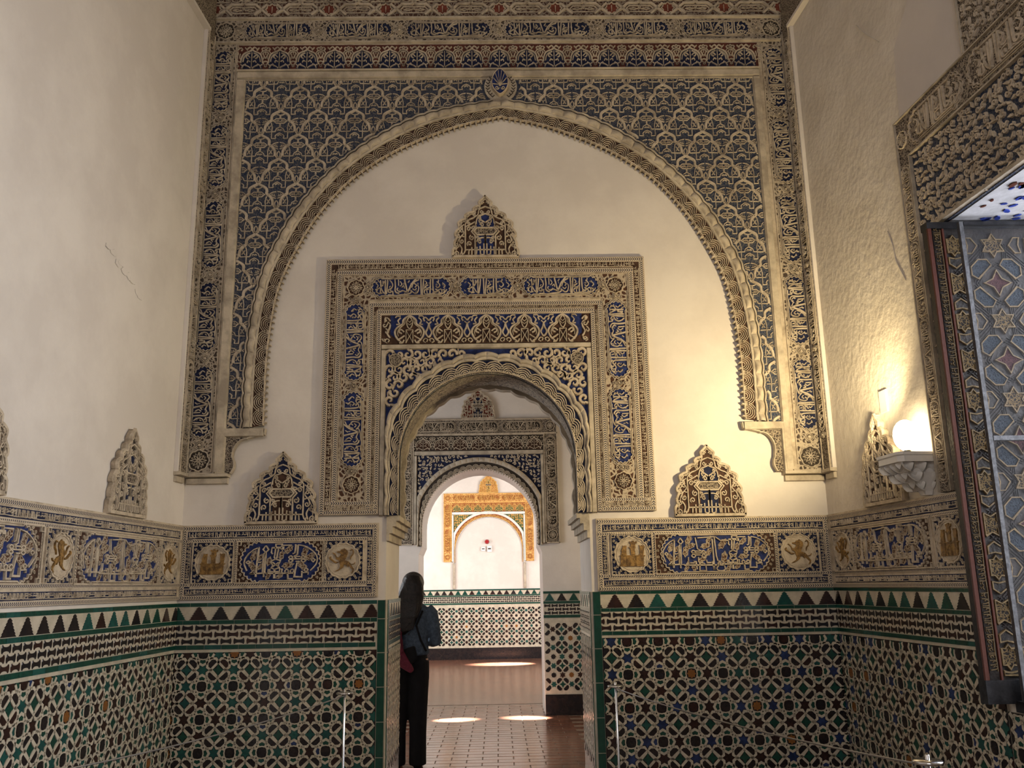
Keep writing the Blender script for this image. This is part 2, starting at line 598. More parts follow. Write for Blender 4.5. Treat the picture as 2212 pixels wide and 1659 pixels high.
obj('wall_crack', mb, RIGHT.at(0, 0), wall_right, 'raised hairline crack in the plaster', kind='stuff')
box_struct('ceiling', -3.6, 3.6, -3.5, 6.6, 7.2, 7.4)
mb = MB('plaster')
for x0, x1, z0, z1 in ((-3.4, -2.1, 0, 7.2), (1.2, 3.6, 0, 7.2), (-2.1, -1.2, 0, 3.6), (-2.1, 1.2, 3.6, 4.3), (-2.1, 1.2, 6.5, 7.2), (.9, 1.2, 4.3, 6.5)):
    vs = [(x, y, z) for z in (z0, z1) for x, y in ((x0, -3.3), (x1, -3.3), (x1, -3.0), (x0, -3.0))]
    mb.solid(vs, [(3, 2, 1, 0), (4, 5, 6, 7), (0, 1, 5, 4), (1, 2, 6, 5), (2, 3, 7, 6), (3, 0, 4, 7)], 'plaster')
struct('wall_rear', mb)                         # unseen, behind the camera: a doorway and a high opening added for the fill lamp
box_struct('wall_passage_left', -3.8, -3.4, 7.45, 20.3, 0, 6.4)
box_struct('wall_passage_right', 3.3, 3.7, 7.45, 20.3, 0, 6.4)
box_struct('ceiling_passage', -3.6, 3.6, 7.45, 20.3, 6.2, 6.4)
floor_obj = box_struct('floor', -3.8, 3.8, -4, 21, -.2, 0, 'brick_joint')

# floor bricks seen through the doorway
FB = {}
for k in range(3):
    mb = MB('brick')
    mb.solid([(-.143, -.068, 0), (.143, -.068, 0), (.143, .068, 0), (-.143, .068, 0),
              (-.140, -.065, .004 + .0006 * k), (.140, -.065, .004), (.140, .065, .004 + .0006 * k), (-.140, .065, .004)],
             [(4, 5, 6, 7), (0, 1, 5, 4), (1, 2, 6, 5), (2, 3, 7, 6), (3, 0, 4, 7)], 'brick')
    FB[k] = mb.mesh('floor_brick')
for j in range(42):
    y = 6.75 + .142 * j
    for i in range(7):
        x = -1.05 + .292 * i + (.146 if j % 2 else 0)
        obj('floor_brick', FB[rnd.randrange(3)], Matrix.Translation((x, y, 0)), floor_obj)
mb = MB('brick')
mb.solid([(-3.3, 12.75, .003), (3.2, 12.75, .003), (3.2, 20.3, .003), (-3.3, 20.3, .003)], [(0, 1, 2, 3)], 'brick')
obj('floor_paving', mb, Matrix(), floor_obj)


# ------------------------------------------------------------------ tiled dados
def clip(poly, u0, v0, u1, v1):
    for ax, lim, s in ((0, u0, 1), (0, u1, -1), (1, v0, 1), (1, v1, -1)):
        out = []
        for i, p in enumerate(poly):
            q = poly[i - 1]
            ip, iq = s * (p[ax] - lim) >= 0, s * (q[ax] - lim) >= 0
            if ip != iq:
                t = (lim - q[ax]) / (p[ax] - q[ax])
                out.append((q[0] + t * (p[0] - q[0]), q[1] + t * (p[1] - q[1])))
            if ip:
                out.append(p)
        poly = out
        if not poly:
            return []
    res = []
    for p in poly:
        if not res or math.hypot(p[0] - res[-1][0], p[1] - res[-1][1]) > 1e-5:
            res.append(p)
    return res


def rot(pts, a, cx=0, cy=0):
    c, s = math.cos(a), math.sin(a)
    return [(cx + x * c - y * s, cy + x * s + y * c) for x, y in pts]


CHEV = [(.180, .118), (.262, .118), (.345, 0), (.262, -.118), (.180, -.118), (.205, 0)]
HEXQ = [(.180, .285), (.180, .400), (.262, .452), (.452, .262), (.400, .180), (.285, .180)]          # first quadrant, from the eight-pointed star


def cell_shapes():
    L = [('star_tile', star(0, 0, .158, .112, 8), 's8', (0, 0))]
    for k in range(4):
        L.append(('chevron_tile', rot(CHEV, k * PI / 2), 'ch', (0, 0)))
    L.append(('star_tile', star(0, 0, .180, .106, 6, PI / 2), 's6', (.5, 0)))
    L.append(('star_tile', star(0, 0, .180, .106, 6, 0), 's6b', (0, .5)))
    L.append(('star_tile', star(0, 0, .195, .092, 4, 0), 's4', (.5, .5)))
    for sx, sy in ((1, 1), (-1, 1), (-1, -1), (1, -1)):
        q = [(1.10 * (.316 - x), 1.10 * (.316 - y)) for x, y in HEXQ]
        L.append(('petal_tile', [(sx * x, sy * y) for x, y in q], 'hx', (.5 + .184 * sx, .5 - .184 * sy)))
    return L


CELL = cell_shapes()
# white straps interlacing round the coloured pieces (centre lines, one star cell)
STRAPS = []
for sx in (1, -1):
    for sy in (1, -1):
        STRAPS.append((True, [(sx * x, sy * y) for x, y in ((.147, .272), (.147, .415), (.26, .497), (.497, .26), (.415, .147), (.272, .147))]))
        STRAPS.append((False, [(sx * .147, sy * .272), (sx * .105, sy * .165)]))
        STRAPS.append((False, [(sx * .272, sy * .147), (sx * .165, sy * .105)]))
for k in range(4):
    STRAPS.append((False, rot([(.272, -.147), (.352, 0), (.272, .147)], k * PI / 2)))
    STRAPS.append((None, rot([(.160, -.112), (.178, 0), (.160, .112), (.135, .135), (.112, .160)], k * PI / 2)))
JOINT = []
for sx in (1, -1):
    for sy in (1, -1):
        JOINT += [[(sx * a, sy * b), (sx * c, sy * d)] for a, b, c, d in ((.20, .50, .235, .448), (.285, .54, .32, .49), (.50, .20, .448, .235), (.54, .285, .49, .32), (.235, .12, .265, .185), (.12, .235, .185, .265), (.33, .11, .33, .18), (.11, .33, .18, .33))]
TILE_CACHE = {}


def tile_mesh(key, pts, m, bev=.0012, th=.0035):
    if key not in TILE_CACHE:
        mb = MB(m)
        mb.plate(pts, 0, th, m, bev)
        TILE_CACHE[key] = mb.mesh('tile')
    return TILE_CACHE[key]


def pick(kind, pal):
    r = rnd.random()
    if kind == 'hx':
        return 'tile_black' if r < .9 else 'tile_brown'
    if kind == 's8':
        return 'tile_ochre' if r < .16 else 'tile_black' if r < .75 else 'tile_brown'
    if kind == 'ch':
        return 'tile_green' if r < .75 else 'tile_teal' if r < .93 else 'tile_blue'
    if kind == 's4':
        return 'tile_green' if r < .8 else 'tile_teal'
    if pal == 'blue' and r < .4:
        return 'tile_blue'
    return 'tile_teal' if r < .55 else 'tile_brown'


MERLON = []
_n = 6
for i in range(_n):
    a = .005 + .0092 * i
    MERLON += [(a, 1 - i / _n), (a + .017, 1 - (i + 1) / _n + .012)]
MERLON = MERLON[:-1] + [(.067, 0)]
MERLON = [(-x, y) for x, y in reversed(MERLON)] + MERLON
BOW = []
for k in range(9):                              # hollow upper side, bulging end, hollow lower side, bulging end
    a = PI * k / 8
    BOW.append((-.031 * math.cos(a), .0215 - .0115 * math.sin(a)))
for k in range(1, 5):
    a = -PI / 2 + PI * (5 - k) / 5
    BOW.append((.031 + .009 * math.cos(a), .0215 * math.sin(a)))
BOW += [(-x, -y) for x, y in BOW]


def dado(label, fr, u0, u1, L, cell, su, sz, mu, pal, edge=None, tu0=None, tu1=None, zlow=.2, rows=5, star_only=False):
    """L = z of: green 1 top, merlon top, merlon foot, green 2 foot, bow foot, green 3 foot, white line foot"""
    t = thing('tile_dado', fr.at(u0, 0), label, 'tile panel')
    tu0, tu1 = (u0 if tu0 is None else tu0), (u1 if tu1 is None else tu1)
    mb = MB('tile_white')
    mb.box(u0, zlow, u1, L[0], 0, .012, 'tile_white')
    mb.box(u0, 0, u1, zlow, 0, .015, 'tile_green')
    obj('tile_bed', mb, fr.at(0, 0), t)
    H = .012
    e0, e1 = tu0, tu1
    if edge:                                    # green upright border against the doorway
        w = .058
        a, b = (u1 - w, u1) if edge == 'right' else (u0, u0 + w)
        if edge == 'right':
            e1 = u1 - w
        else:
            e0 = u0 + w
        z = zlow
        while z < L[0] - .01:
            z2 = min(z + .235, L[0])
            mb = MB('tile_green')
            mb.box(a + .002, z + .002, b - .001, z2 - .002, 0, .006, 'tile_green', .002)
            obj('border_tile', mb, fr.at(0, 0, H), t)
            z = z2
    # three courses of green edge tiles
    for (zt, zb) in () if star_only else ((L[0], L[1]), (L[2], L[3]), (L[4], L[5])):
        x = e0 + rnd.uniform(-.1, 0)
        while x < e1:
            a, b = max(x, e0), min(x + .1225, e1)
            if b - a > .012:
                m = 'tile_green' if rnd.random() < .85 else 'tile_teal'
                full = abs(b - a - .1225) < 1e-6
                k = ('edge', m, round(zt - zb, 4), round(b - a, 4))
                obj('edge_tile', tile_mesh(k, [(.001, .0012), (b - a - .001, .0012), (b - a - .001, zt - zb - .0012), (.001, zt - zb - .0012)], m), fr.at(a, zb, H), t)
            x += .1225
    # stepped merlons
    hm = L[1] - L[2]
    k0 = math.floor((e0 - mu) / .1555)
    for k in () if star_only else range(k0, k0 + int((e1 - e0) / .1555) + 3):
        x = mu + k * .1555
        full = [(px, .001 + py * (hm - .002)) for px, py in MERLON]
        q = clip([(x + px, py) for px, py in full], e0, 0, e1, 1)
        if len(q) < 3:
            continue
        m = rnd.choice(('tile_black', 'tile_brown', 'tile_teal', 'tile_black', 'tile_green'))
        cut = max(p[0] for p in q) - min(p[0] for p in q) < .13
        key = ('merlon', m, round(hm, 4)) if not cut else ('merlon', m, len(TILE_CACHE))
        obj('merlon_tile', tile_mesh(key, full if not cut else [(px - x, py) for px, py in q], m), fr.at(x, L[2], H), t)
    # bow-tie courses
    hb = L[3] - L[4]
    rh = hb / 3
    for r in () if star_only else range(3):
        zc = L[3] - rh * (r + .5)
        off = .0465 if r == 1 else 0
        k0 = math.floor((e0 - mu) / .093) - 1
        for k in range(k0, k0 + int((e1 - e0) / .093) + 4):
            x = mu + .02 + k * .093 + off
            sc = rh / .0455
            full = [(px, py * sc) for px, py in BOW]
            q = clip([(x + px, py) for px, py in full], e0, -1, e1, 1)
            if len(q) < 3 or max(p[0] for p in q) - min(p[0] for p in q) < .008:
                continue
            cut = max(p[0] for p in q) - min(p[0] for p in q) < .076
            m = 'tile_black' if rnd.random() < .6 else 'tile_brown'
            key = ('bow', m, round(rh, 4)) if not cut else ('bow', m, len(TILE_CACHE))
            obj('bow_tile', tile_mesh(key, full if not cut else [(px - x, py) for px, py in q], m), fr.at(x, zc, H), t)
    # star interlace
    top = L[6]
    bk = MB('tile_black')
    bk.box(e0, zlow, e1, top, 0, .0006, 'tile_black')
    obj('tile_ground', bk, fr.at(0, 0, H), t)
    mj = MB('grout')
    i0 = math.floor((e0 - su) / cell) - 1
    for j in range(-1, rows):
        for i in range(i0, i0 + int((e1 - e0) / cell) + 4):
            ox, oz = su + i * cell, sz - j * cell
            for nm, pts, kd, (cx, cy) in CELL:
                x, z = ox + cx * cell, oz - cy * cell
                if x < e0 - .05 or x > e1 + .05 or z > top + .04 or z < zlow - .04:
                    continue
                full = [(a * cell, b * cell) for a, b in pts]
                q = clip([(x + a, z + b) for a, b in full], e0 + .003, zlow, e1 - .003, top)
                if len(q) < 3:
                    continue
                ar = abs(sum(q[n][0] * q[(n + 1) % len(q)][1] - q[(n + 1) % len(q)][0] * q[n][1] for n in range(len(q)))) / 2
                if ar < 3e-5:
                    continue
                m = pick(kd, pal)
                inside = all(e0 + .003 <= x + a <= e1 - .003 and zlow <= z + b <= top for a, b in full)
                key = (kd, tuple((round(a, 3), round(b, 3)) for a, b in pts[:2]), m, cell) if inside else ('cut', len(TILE_CACHE))
                obj(nm, tile_mesh(key, full if inside else [(a - x, b - z) for a, b in q], m), fr.at(x, z, H), t)
            if ox > e0 - .6 * cell and ox < e1 + .6 * cell and oz < top + .6 * cell and oz > zlow - .6 * cell:
                whole = e0 + .5 * cell < ox < e1 - .5 * cell and zlow + .5 * cell < oz < top - .5 * cell
                key = ('strap', cell) if whole else ('strap', cell, len(TILE_CACHE))
                if key not in TILE_CACHE:
                    sm = MB('tile_white')
                    for closed, pts in STRAPS:
                        line = [(a * cell, b * cell) for a, b in pts]
                        if whole:
                            sm.ribbon(line, (.036 if closed is None else .078) * cell, .0004, .0052, 'tile_white', bool(closed), top=.9)
                            continue
                        if closed:
                            line = line + line[:1]
                        fine = []
                        for a, b in zip(line, line[1:]):
                            n = max(1, int(math.hypot(b[0] - a[0], b[1] - a[1]) / .006))
                            fine += [(a[0] + (b[0] - a[0]) * q / n, a[1] + (b[1] - a[1]) * q / n) for q in range(n)]
                        fine.append(line[-1])
                        run = []
                        for p in fine + [None]:
                            if p is not None and e0 + .008 < ox + p[0] < e1 - .008 and zlow < oz + p[1] < top - .004:
                                run.append(p)
                            else:
                                if len(run) > 1:
                                    sm.ribbon(run, (.036 if closed is None else .078) * cell, .0004, .0052, 'tile_white', False, top=.9)
                                run = []
                    TILE_CACHE[key] = sm.mesh('strap_tile') if sm.f else None
                if TILE_CACHE[key]:
                    obj('strap_tile', TILE_CACHE[key], fr.at(ox, oz, H), t)
            for p, q in JOINT:
                a, b = (ox + p[0] * cell, oz + p[1] * cell), (ox + q[0] * cell, oz + q[1] * cell)
                if min(a[0], b[0]) > e0 and max(a[0], b[0]) < e1 and zlow < min(a[1], b[1]) and max(a[1], b[1]) < top:
                    mj.ribbon([a, b], .0022, .004, .0056, 'umber', top=1)
    obj('strap_joint', mj, fr.at(0, 0, H), t, kind='stuff')
    return t


LL = (1.508, 1.479, 1.385, 1.355, 1.214, 1.181, 1.162)
LR = (1.541, 1.518, 1.422, 1.396, 1.26, 1.231, 1.214)
dado('star-tile dado on the end wall, left of the doorway behind the leaning rope', BACK, -2.336, -.825, LL, .2225, -2.118, 1.153, -2.169, 'brown', 'right')
dado('star-tile dado with blue stars on the end wall, right of the doorway', BACK, .681, 2.471, LR, .2275, .917, 1.185, .844, 'blue', 'left')
dado('brightly lit star-tile dado running along the left wall', LEFT, -2.75, -.02, LL, .2225, -.111, 1.153, -.05, 'brown')
dado('low strip of star tiles under the window sill at the right edge', RIGHT, 1.905, 2.7, (.93,) * 7, .2275, .16, 1.185, .07, 'blue', rows=6, star_only=True)
dado('shaded star-tile dado along the right wall up to the window', RIGHT, .02, 1.90, LR, .2275, .16, 1.185, .07, 'blue', rows=6)
JL, JR = Frame(-.825, 7.45, PI / 2), Frame(.681, 7.45, -PI / 2)
dado('narrow tiled reveal inside the doorway beside the standing woman', JL, -.85, 0, LL, .2225, -.75, 1.153, -.75, 'brown', 'left', rows=4)
dado('narrow tiled reveal inside the doorway on its right side', JR, 0, .85, LR, .2275, .1, 1.185, .1, 'blue', 'right', rows=4)


def plain_dado(label, fr, u0, u1):
    """distant dado: courses and merlons only, pattern below too far away to tell apart"""
    t = thing('tile_dado', fr.at(u0, 0), label, 'tile panel')
    mb = MB('tile_white')
    mb.box(u0, 0, u1, 1.50, 0, .012, 'tile_white')
    mb.box(u0, 1.48, u1, 1.51, 0, .018, 'tile_green')
    mb.box(u0, 1.355, u1, 1.385, 0, .018, 'tile_green')
    mb.box(u0, 1.18, u1, 1.215, 0, .018, 'tile_green')
    mb.box(u0, 0, u1, .25, 0, .018, 'tile_black')
    obj('tile_bed', mb, fr.at(0, 0), t)
    n = int((u1 - u0) / .1555)
    for k in range(n):
        m = rnd.choice(('tile_black', 'tile_brown', 'tile_teal', 'tile_green'))
        obj('merlon_tile', tile_mesh(('merlon', m, 'far'), [(px, .001 + py * .09) for px, py in MERLON], m), fr.at(u0 + .08 + k * .1555, 1.388, .012), t)
    st = MB('tile_black')
    for r in range(3):
        for k in range(int((u1 - u0) / .093)):
            x = u0 + .05 + k * .093 + (.046 if r == 1 else 0)
            if x < u1 - .05:
                st.plate([(x + a, 1.33 - .045 * r + b) for a, b in BOW], .012, .015, 'tile_black')
    for j in range(4):
        for i in range(int((u1 - u0) / .2225)):
            ox, oz = u0 + .111 + i * .2225, 1.15 - j * .2225
            for nm, pts, kd, (cx, cy) in CELL:
                if kd == 'ch':
                    continue
                x, z = ox + (cx if cx < .6 else cx - 1) * .2225, oz - cy * .2225
                if u0 + .04 < x < u1 - .04 and .3 < z < 1.13:
                    st.plate([(x + a * .2225, z + b * .2225) for a, b in pts], .012, .015, pick(kd, 'brown'))
    obj('far_tiles', st, fr.at(0, 0), t, kind='stuff')
    return t


MID, FAR = Frame(0, 11.6, 0), Frame(0, 20.3, 0)
plain_dado('tiled dado of the second doorway wall, left side behind the woman', MID, -2.2, C2 - .80)
plain_dado('tiled dado of the second doorway wall, right side', MID, C2 + .80, 2.2)
plain_dado('distant tiled dado under the gold-framed niche', FAR, -2.4, 2.2)


# ------------------------------------------------------------------ ornament vocabulary
def T(cx, cy, s, sy=None, ox=0.0, oy=0.0, flip=1):
    """picture pixels (y down) -> panel metres"""
    sy = sy or s
    return lambda p: (ox + flip * (p[0] - cx) * s, oy - (p[1] - cy) * sy)


def draw(mb, strokes, tf, w, h0, h1, m, n=4, taper=0):
    """'w36 x,y x,y' sets the width in mm, a leading '-' keeps corners sharp, a leading 'o' closes the curve"""
    for s in strokes:
        ww, sharp, closed = w, False, False
        if s[0] == 'w':
            a, s = s.split(' ', 1)
            ww = float(a[1:]) / 1000
        if s[0] == '-':
            sharp, s = True, s[1:]
        if s[0] == 'o':
            closed, s = True, s[1:]
        pts = [tf(p) for p in P(s)]
        if not sharp:
            pts = cr(pts, n, closed)
        mb.ribbon(pts, ww, h0, h1, m, closed, taper=taper)


def curls(mb, rects, step, r, w, h0, h1, m, seed=1, inside=None, dots=True):
    """leafy scroll filling: a curl or a leaf on a jittered grid"""
    q = random.Random(seed)
    for (u0, v0, u1, v1) in rects:
        ny = max(1, round((v1 - v0) / step))
        nx = max(1, round((u1 - u0) / step))
        for j in range(ny):
            for i in range(nx):
                x = u0 + (i + .5 + q.uniform(-.22, .22)) * (u1 - u0) / nx
                y = v0 + (j + .5 + q.uniform(-.22, .22)) * (v1 - v0) / ny
                if inside and not inside(x, y):
                    continue
                a = q.uniform(0, 2 * PI)
                rr = r * q.uniform(.75, 1.15)
                if q.random() < .62:
                    pts = spiral(x, y, rr, a, q.uniform(.8, 1.25), q.choice((-1, 1)), 9)
                    mb.ribbon(pts, w, h0, h1, m)
                    tx, ty = x + rr * 1.7 * math.cos(a + .5), y + rr * 1.7 * math.sin(a + .5)
                    mb.ribbon([pts[0], ((pts[0][0] + tx) / 2 + rr * .2, (pts[0][1] + ty) / 2), (tx, ty)], [w, w * 1.2, w * .3], h0, h1, m)
                else:
                    c, s = math.cos(a), math.sin(a)
                    mb.ribbon([(x - c * rr * 1.2, y - s * rr * 1.2), (x - s * rr * .25, y + c * rr * .25), (x + c * rr * 1.2, y + s * rr * 1.2)], [w * .4, w * 2.1, w * .3], h0, h1, m)


NASKH = ['w17 1660,180 1655,330 1650,445', 'w17 1702,175 1705,330 1720,410 1765,420 1785,395 1750,368', 'w17 1482,175 1486,330 1490,468', 'w17 1532,175 1521,330 1508,472',
         '1615,285 1560,330 1600,352 1645,330', '1630,372 1562,380 1545,420 1570,460 1700,456 1850,462 1922,430 1962,375', '1800,445 1865,440 1872,400 1848,368 1800,400 1830,422 1815,440',
         '1775,225 1832,290 1790,342 1758,310', 'w20 1175,172 1200,280 1225,380 1236,425', 'w20 1395,165 1312,260 1262,370 1230,425', '1448,185 1350,235 1312,335',
         'w17 1000,172 1010,290 1005,390 1040,430 1082,440', 'w17 735,192 740,300 735,432', 'w17 826,188 824,320 826,462', 'w17 868,186 858,320 838,452', 'w15 640,372 740,322 822,200',
         'w15 738,320 790,420 822,442', 'w14 905,190 944,235 960,295 930,350 882,372 880,410 918,424 944,402 915,384', '880,468 960,472 1030,484 1120,468 1250,452 1302,420 1290,380',
         '1290,380 1340,424 1380,444 1424,420 1444,335 1420,288', '1060,338 1040,372 1090,412 1140,390 1180,402 1222,424', '1330,356 1370,382 1404,350', '700,445 765,432', '650,248 692,290 668,332',
         '690,195 720,235', '1880,250 1930,300 1900,340', '1560,210 1590,250 1565,280', '1100,215 1130,270 1095,310', '1270,200 1240,240', 'w13 1065,185 1072,300', 'w13 960,395 968,470', '1590,395 1600,440', 'w13 1810,190 1800,235', '1880,380 1925,400 1900,430', '1130,330 1165,300 1180,350', '1350,250 1400,290 1370,330', '1560,300 1545,360', 'w13 780,200 778,300', '690,350 660,410 700,430', '1700,430 1740,445', '920,300 900,330']


def lobed(w, h, n=7, d=.08):
    """cartouche outline: straight sides and lobed round ends"""
    pts = []
    for sgn in (1, -1):
        cx = sgn * (w / 2 - h / 2)
        for i in range(n * 5 + 1):
            t = i / (n * 5)
            r = h / 2 * (1 - d + d * 1.6 * abs(math.sin(PI * n * t)))
            a = PI / 2 - PI * t
            pts.append((cx + sgn * r * math.cos(a), sgn * r * math.sin(a)))
    return pts


CART = {}


def naskh_cart(w, h, ground, m='stucco', rim='brown', fill=True):
    key = ('n', round(w, 3), round(h, 3), ground, m)
    if key in CART:
        return CART[key]
    pan = MB(m)
    out = lobed(w, h)
    pan.plate(out, 0, .002, ground)
    pan.ribbon(out, .007, 0, .012, m, True)
    big = lobed(w + .03, h + .022)
    pan.ribbon(big, .006, 0, .008, m, True)
    let = MB(m)
    k = h * .94 / 325
    span = (w - .02) / k                      # available width in picture pixels
    sq = span / 1395
    tf = lambda p: ((p[0] - 1300) * k * sq, -(p[1] - 322) * k)
    src = NASKH
    if sq < .8:                               # a short cartouche holds the first and last words only
        src = [s for s in NASKH if not any(900 < q[0] < 1470 for q in P(s.split(' ', 1)[1] if s[0] == 'w' else s))]
        tf = lambda p: ((p[0] - 1300 + (-225 if p[0] > 1400 else 335)) * k * sq * 1.62, -(p[1] - 322) * k)
    sc = h / .15
    for s in src:
        ww = .0088 * sc
        if s[0] == 'w':
            a, s = s.split(' ', 1)
            ww = float(a[1:]) / 1000 * .72 * sc
        let.ribbon(cr([tf(p) for p in P(s)], 4), ww, .002, .015, m)
    if fill:
        inside = lambda x, y: abs(x) < w / 2 - h * .2 or abs(y) < h * .28
        curls(pan, [(-w / 2 + h * .12, -h * .42, w / 2 - h * .12, h * .42)], h * .36, h * .06, .0045 * sc, .001, .005, 'stucco_aged' if m == 'stucco' else m, 3, inside)
    CART[key] = (pan.mesh('inscription_panel'), let.mesh('lettering'))
    return CART[key]


def put_cart(parent, fr, u, v, w, h, ground, lift, rotv=0.0, m='stucco'):
    a, b = naskh_cart(w, h, ground, m)
    M = fr.at(u, v, lift, rotv)
    o = obj('inscription_panel', a, M, parent)
    obj('lettering', b, M, o)
    return o


def rosette_mesh(r, m, ground):
    key = ('ros', round(r, 3), m, ground)
    if key not in CART:
        mb = MB(m)
        mb.plate(circle(0, 0, r * .98, 24), 0, .002, ground)
        out = []
        for i in range(48):
            a = 2 * PI * i / 48
            rr = r * (.9 + .1 * abs(math.cos(4 * a)))
            out.append((rr * math.cos(a), rr * math.sin(a)))
        mb.ribbon(out, r * .13, 0, .011, m, True)
        for k in range(8):
            a = k * PI / 4
            L = .78 if k % 2 == 0 else .66
            c, s = math.cos(a), math.sin(a)
            mb.ribbon([(c * r * .06, s * r * .06), (c * r * .35 - s * r * .11, s * r * .35 + c * r * .11), (c * r * L, s * r * L)], r * .075, .002, .010, m)
            mb.ribbon([(c * r * .06, s * r * .06), (c * r * .35 + s * r * .11, s * r * .35 - c * r * .11), (c * r * L, s * r * L)], r * .075, .002, .010, m)
            a += PI / 8
            mb.ribbon(spiral(r * .62 * math.cos(a), r * .62 * math.sin(a), r * .11, a, .9, 1, 8), r * .05, .002, .009, m)
        CART[key] = mb.mesh('rosette')
    return CART[key]


def boss_mesh(r, m):
    key = ('boss', round(r, 3), m)
    if key not in CART:
        mb = MB(m)
        for q, hh in ((1.0, .010), (.68, .012)):
            mb.ribbon(circle(0, 0, r * q, 20), r * .16, 0, hh, m, True)
        mb.plate(circle(0, 0, r * .42, 14), 0, .016, m, r * .14)
        for sgn in (1, -1):
            for b in (1, -1):
                mb.ribbon(cr([(0, sgn * r * 1.15), (b * r * .55, sgn * r * 1.6), (b * r * .35, sgn * r * 2.15), (0, sgn * r * 1.75)], 4), r * .22, 0, .010, m)
        CART[key] = mb.mesh('boss')
    return CART[key]


def mini_mesh(h, m, seed):
    """a span of the small running inscription (0.2 m long)"""
    key = ('mini', round(h, 4), m, seed)
    if key not in CART:
        q = random.Random(seed)
        mb = MB(m)
        w = h * .13
        x = .006
        while x < .192:
            r = q.random()
            if r < .45:
                mb.ribbon([(x, -h * .36), (x + q.uniform(-.002, .002), h * .42)], w, 0, .006, m)
                x += h * .2
            elif r < .65:
                mb.ribbon(cr([(x, h * .1), (x + h * .18, h * .3), (x + h * .3, h * .05), (x + h * .1, -h * .1)], 3), w, 0, .006, m)
                x += h * .36
            elif r < .85:
                mb.ribbon(cr([(x, h * .4), (x + h * .1, -h * .2), (x + h * .3, -h * .38), (x + h * .45, -h * .1), (x + h * .3, h * .1)], 3), w, 0, .006, m)
                x += h * .52
            else:
                mb.ribbon(cr([(x, -h * .05), (x + h * .22, h * .12), (x + h * .42, -h * .02)], 3), w, 0, .006, m)
                mb.ribbon([(x + h * .1, h * .3), (x + h * .3, h * .36)], w, 0, .006, m)
                x += h * .48
        mb.ribbon([(0, -h * .38), (.1, -h * .30), (.2, -h * .38)], w, 0, .006, m)
        CART[key] = mb.mesh('small_lettering')
    return CART[key]


def mini_run(parent, fr, u0, v0, u1, v1, lift, m='stucco'):
    """small inscription along the longer side of the rectangle"""
    if u1 - u0 >= v1 - v0:
        L, h = u1 - u0, v1 - v0
        n = max(1, round(L / .2))
        for i in range(n):
            obj('small_lettering', mini_mesh(h, m, i % 3), fr.at(u0 + i * L / n, (v0 + v1) / 2, lift, 0, L / n / .2), parent)
    else:
        L, h = v1 - v0, u1 - u0
        n = max(1, round(L / .2))
        for i in range(n):
            obj('small_lettering', mini_mesh(h, m, i % 3), fr.at((u0 + u1) / 2, v0 + i * L / n, lift, PI / 2, L / n / .2), parent)


# ------------------------------------------------------------------ kufic friezes above the dado
KUF = ['-515,370 400,430 290,540 215,680 200,780 215,870 265,1010', '1330,320 1480,360 1640,480 1730,620 1750,740 1720,870 1610,1030', 'w15 -500,370 490,600 475,780 455,1180',
       '-330,1095 425,985 420,1090 330,1095', 'w13 -330,1095 605,1082 605,560 645,510', '-475,785 560,785 565,755', '-650,330 590,430 650,512 712,440 650,330', 'w12 -650,515 625,740 625,1190',
       'w12 -655,515 652,760 645,1090 720,1085', 'w13 -645,1090 1250,1092', '-720,1085 720,980 752,980 752,1048 830,1048', '-1005,1085 1010,975 962,980 962,1048 872,1048', 'w18 -850,980 850,1230',
       '-780,745 870,705 970,745 950,800 920,870 950,940 850,985 780,940 810,870 780,800 780,745', '-805,790 935,915', '-935,790 805,915', 'w13 -868,705 838,650 850,560 862,292 990,292 982,430 1032,430 1032,390 782,390 770,520 800,560',
       'w12 -922,400 900,560 892,660 868,705', '-990,325 1200,322', 'w12 -1268,310 1292,332 1270,540 1225,560', 'w12 -1332,330 1322,580 1262,622 1292,700', 'o1185,620 1230,660 1185,700 1145,660', 'o1185,715 1230,755 1185,795 1145,755',
       'o1450,620 1495,660 1450,700 1405,660', 'o1455,715 1500,755 1455,795 1410,755', '-1215,705 1430,705', '-1285,640 1385,640', '-1295,772 1385,772', 'w13 -1325,800 1290,1000 1270,1195 1432,1200 1432,1035',
       '-1432,1085 1572,1075 1560,1135', 'o1110,985 1150,1040 1110,1085 1070,1040', 'o1225,985 1265,1035 1225,1080 1185,1035', 'w13 -1130,1092 1140,1250 1245,1250', 'o1520,965 1560,1010 1520,1055 1480,1010', '-240,780 290,740 330,780 290,820 240,780',
       '-1620,740 1665,700 1710,740 1665,790 1620,740']
KMID = ['-700,120 730,350 800,400', 'o655,380 690,415 655,450 620,415', 'o655,460 690,495 655,530 620,495', 'o835,390 870,425 835,460 800,425', 'o835,465 870,500 835,535 800,500', '-640,440 850,440', '-690,400 780,400', '-690,480 780,480',
        '-560,520 560,690 520,680 560,600', '-580,640 660,640 660,610 690,610 705,770', '-740,520 740,620 760,640 750,800 870,800 860,680 830,650 780,640', '-880,580 890,640 960,640 980,600 1010,790',
        'w13 -1000,150 1010,600 1010,790', '-740,130 1040,110 1060,500 1080,600 1110,620 1060,700', '-1060,110 1150,190 1300,190', '1110,600 1130,650 1060,740 1070,790 1140,810 1200,780 1190,700 1150,650', 'w13 -480,685 1200,690']
KLEAF = [(400, 600, 90, 1.2), (380, 890, 95, 2.2), (1480, 520, 90, 1.2), (1600, 640, 90, .6), (1440, 900, 95, 2.4), (1130, 870, 95, .2), (985, 600, 75, 1.4), (1130, 450, 85, .7), (725, 760, 70, 1.3), (720, 1160, 60, 1), (960, 1170, 60, .5), (545, 650, 55, 1.2), (545, 900, 55, 1)]


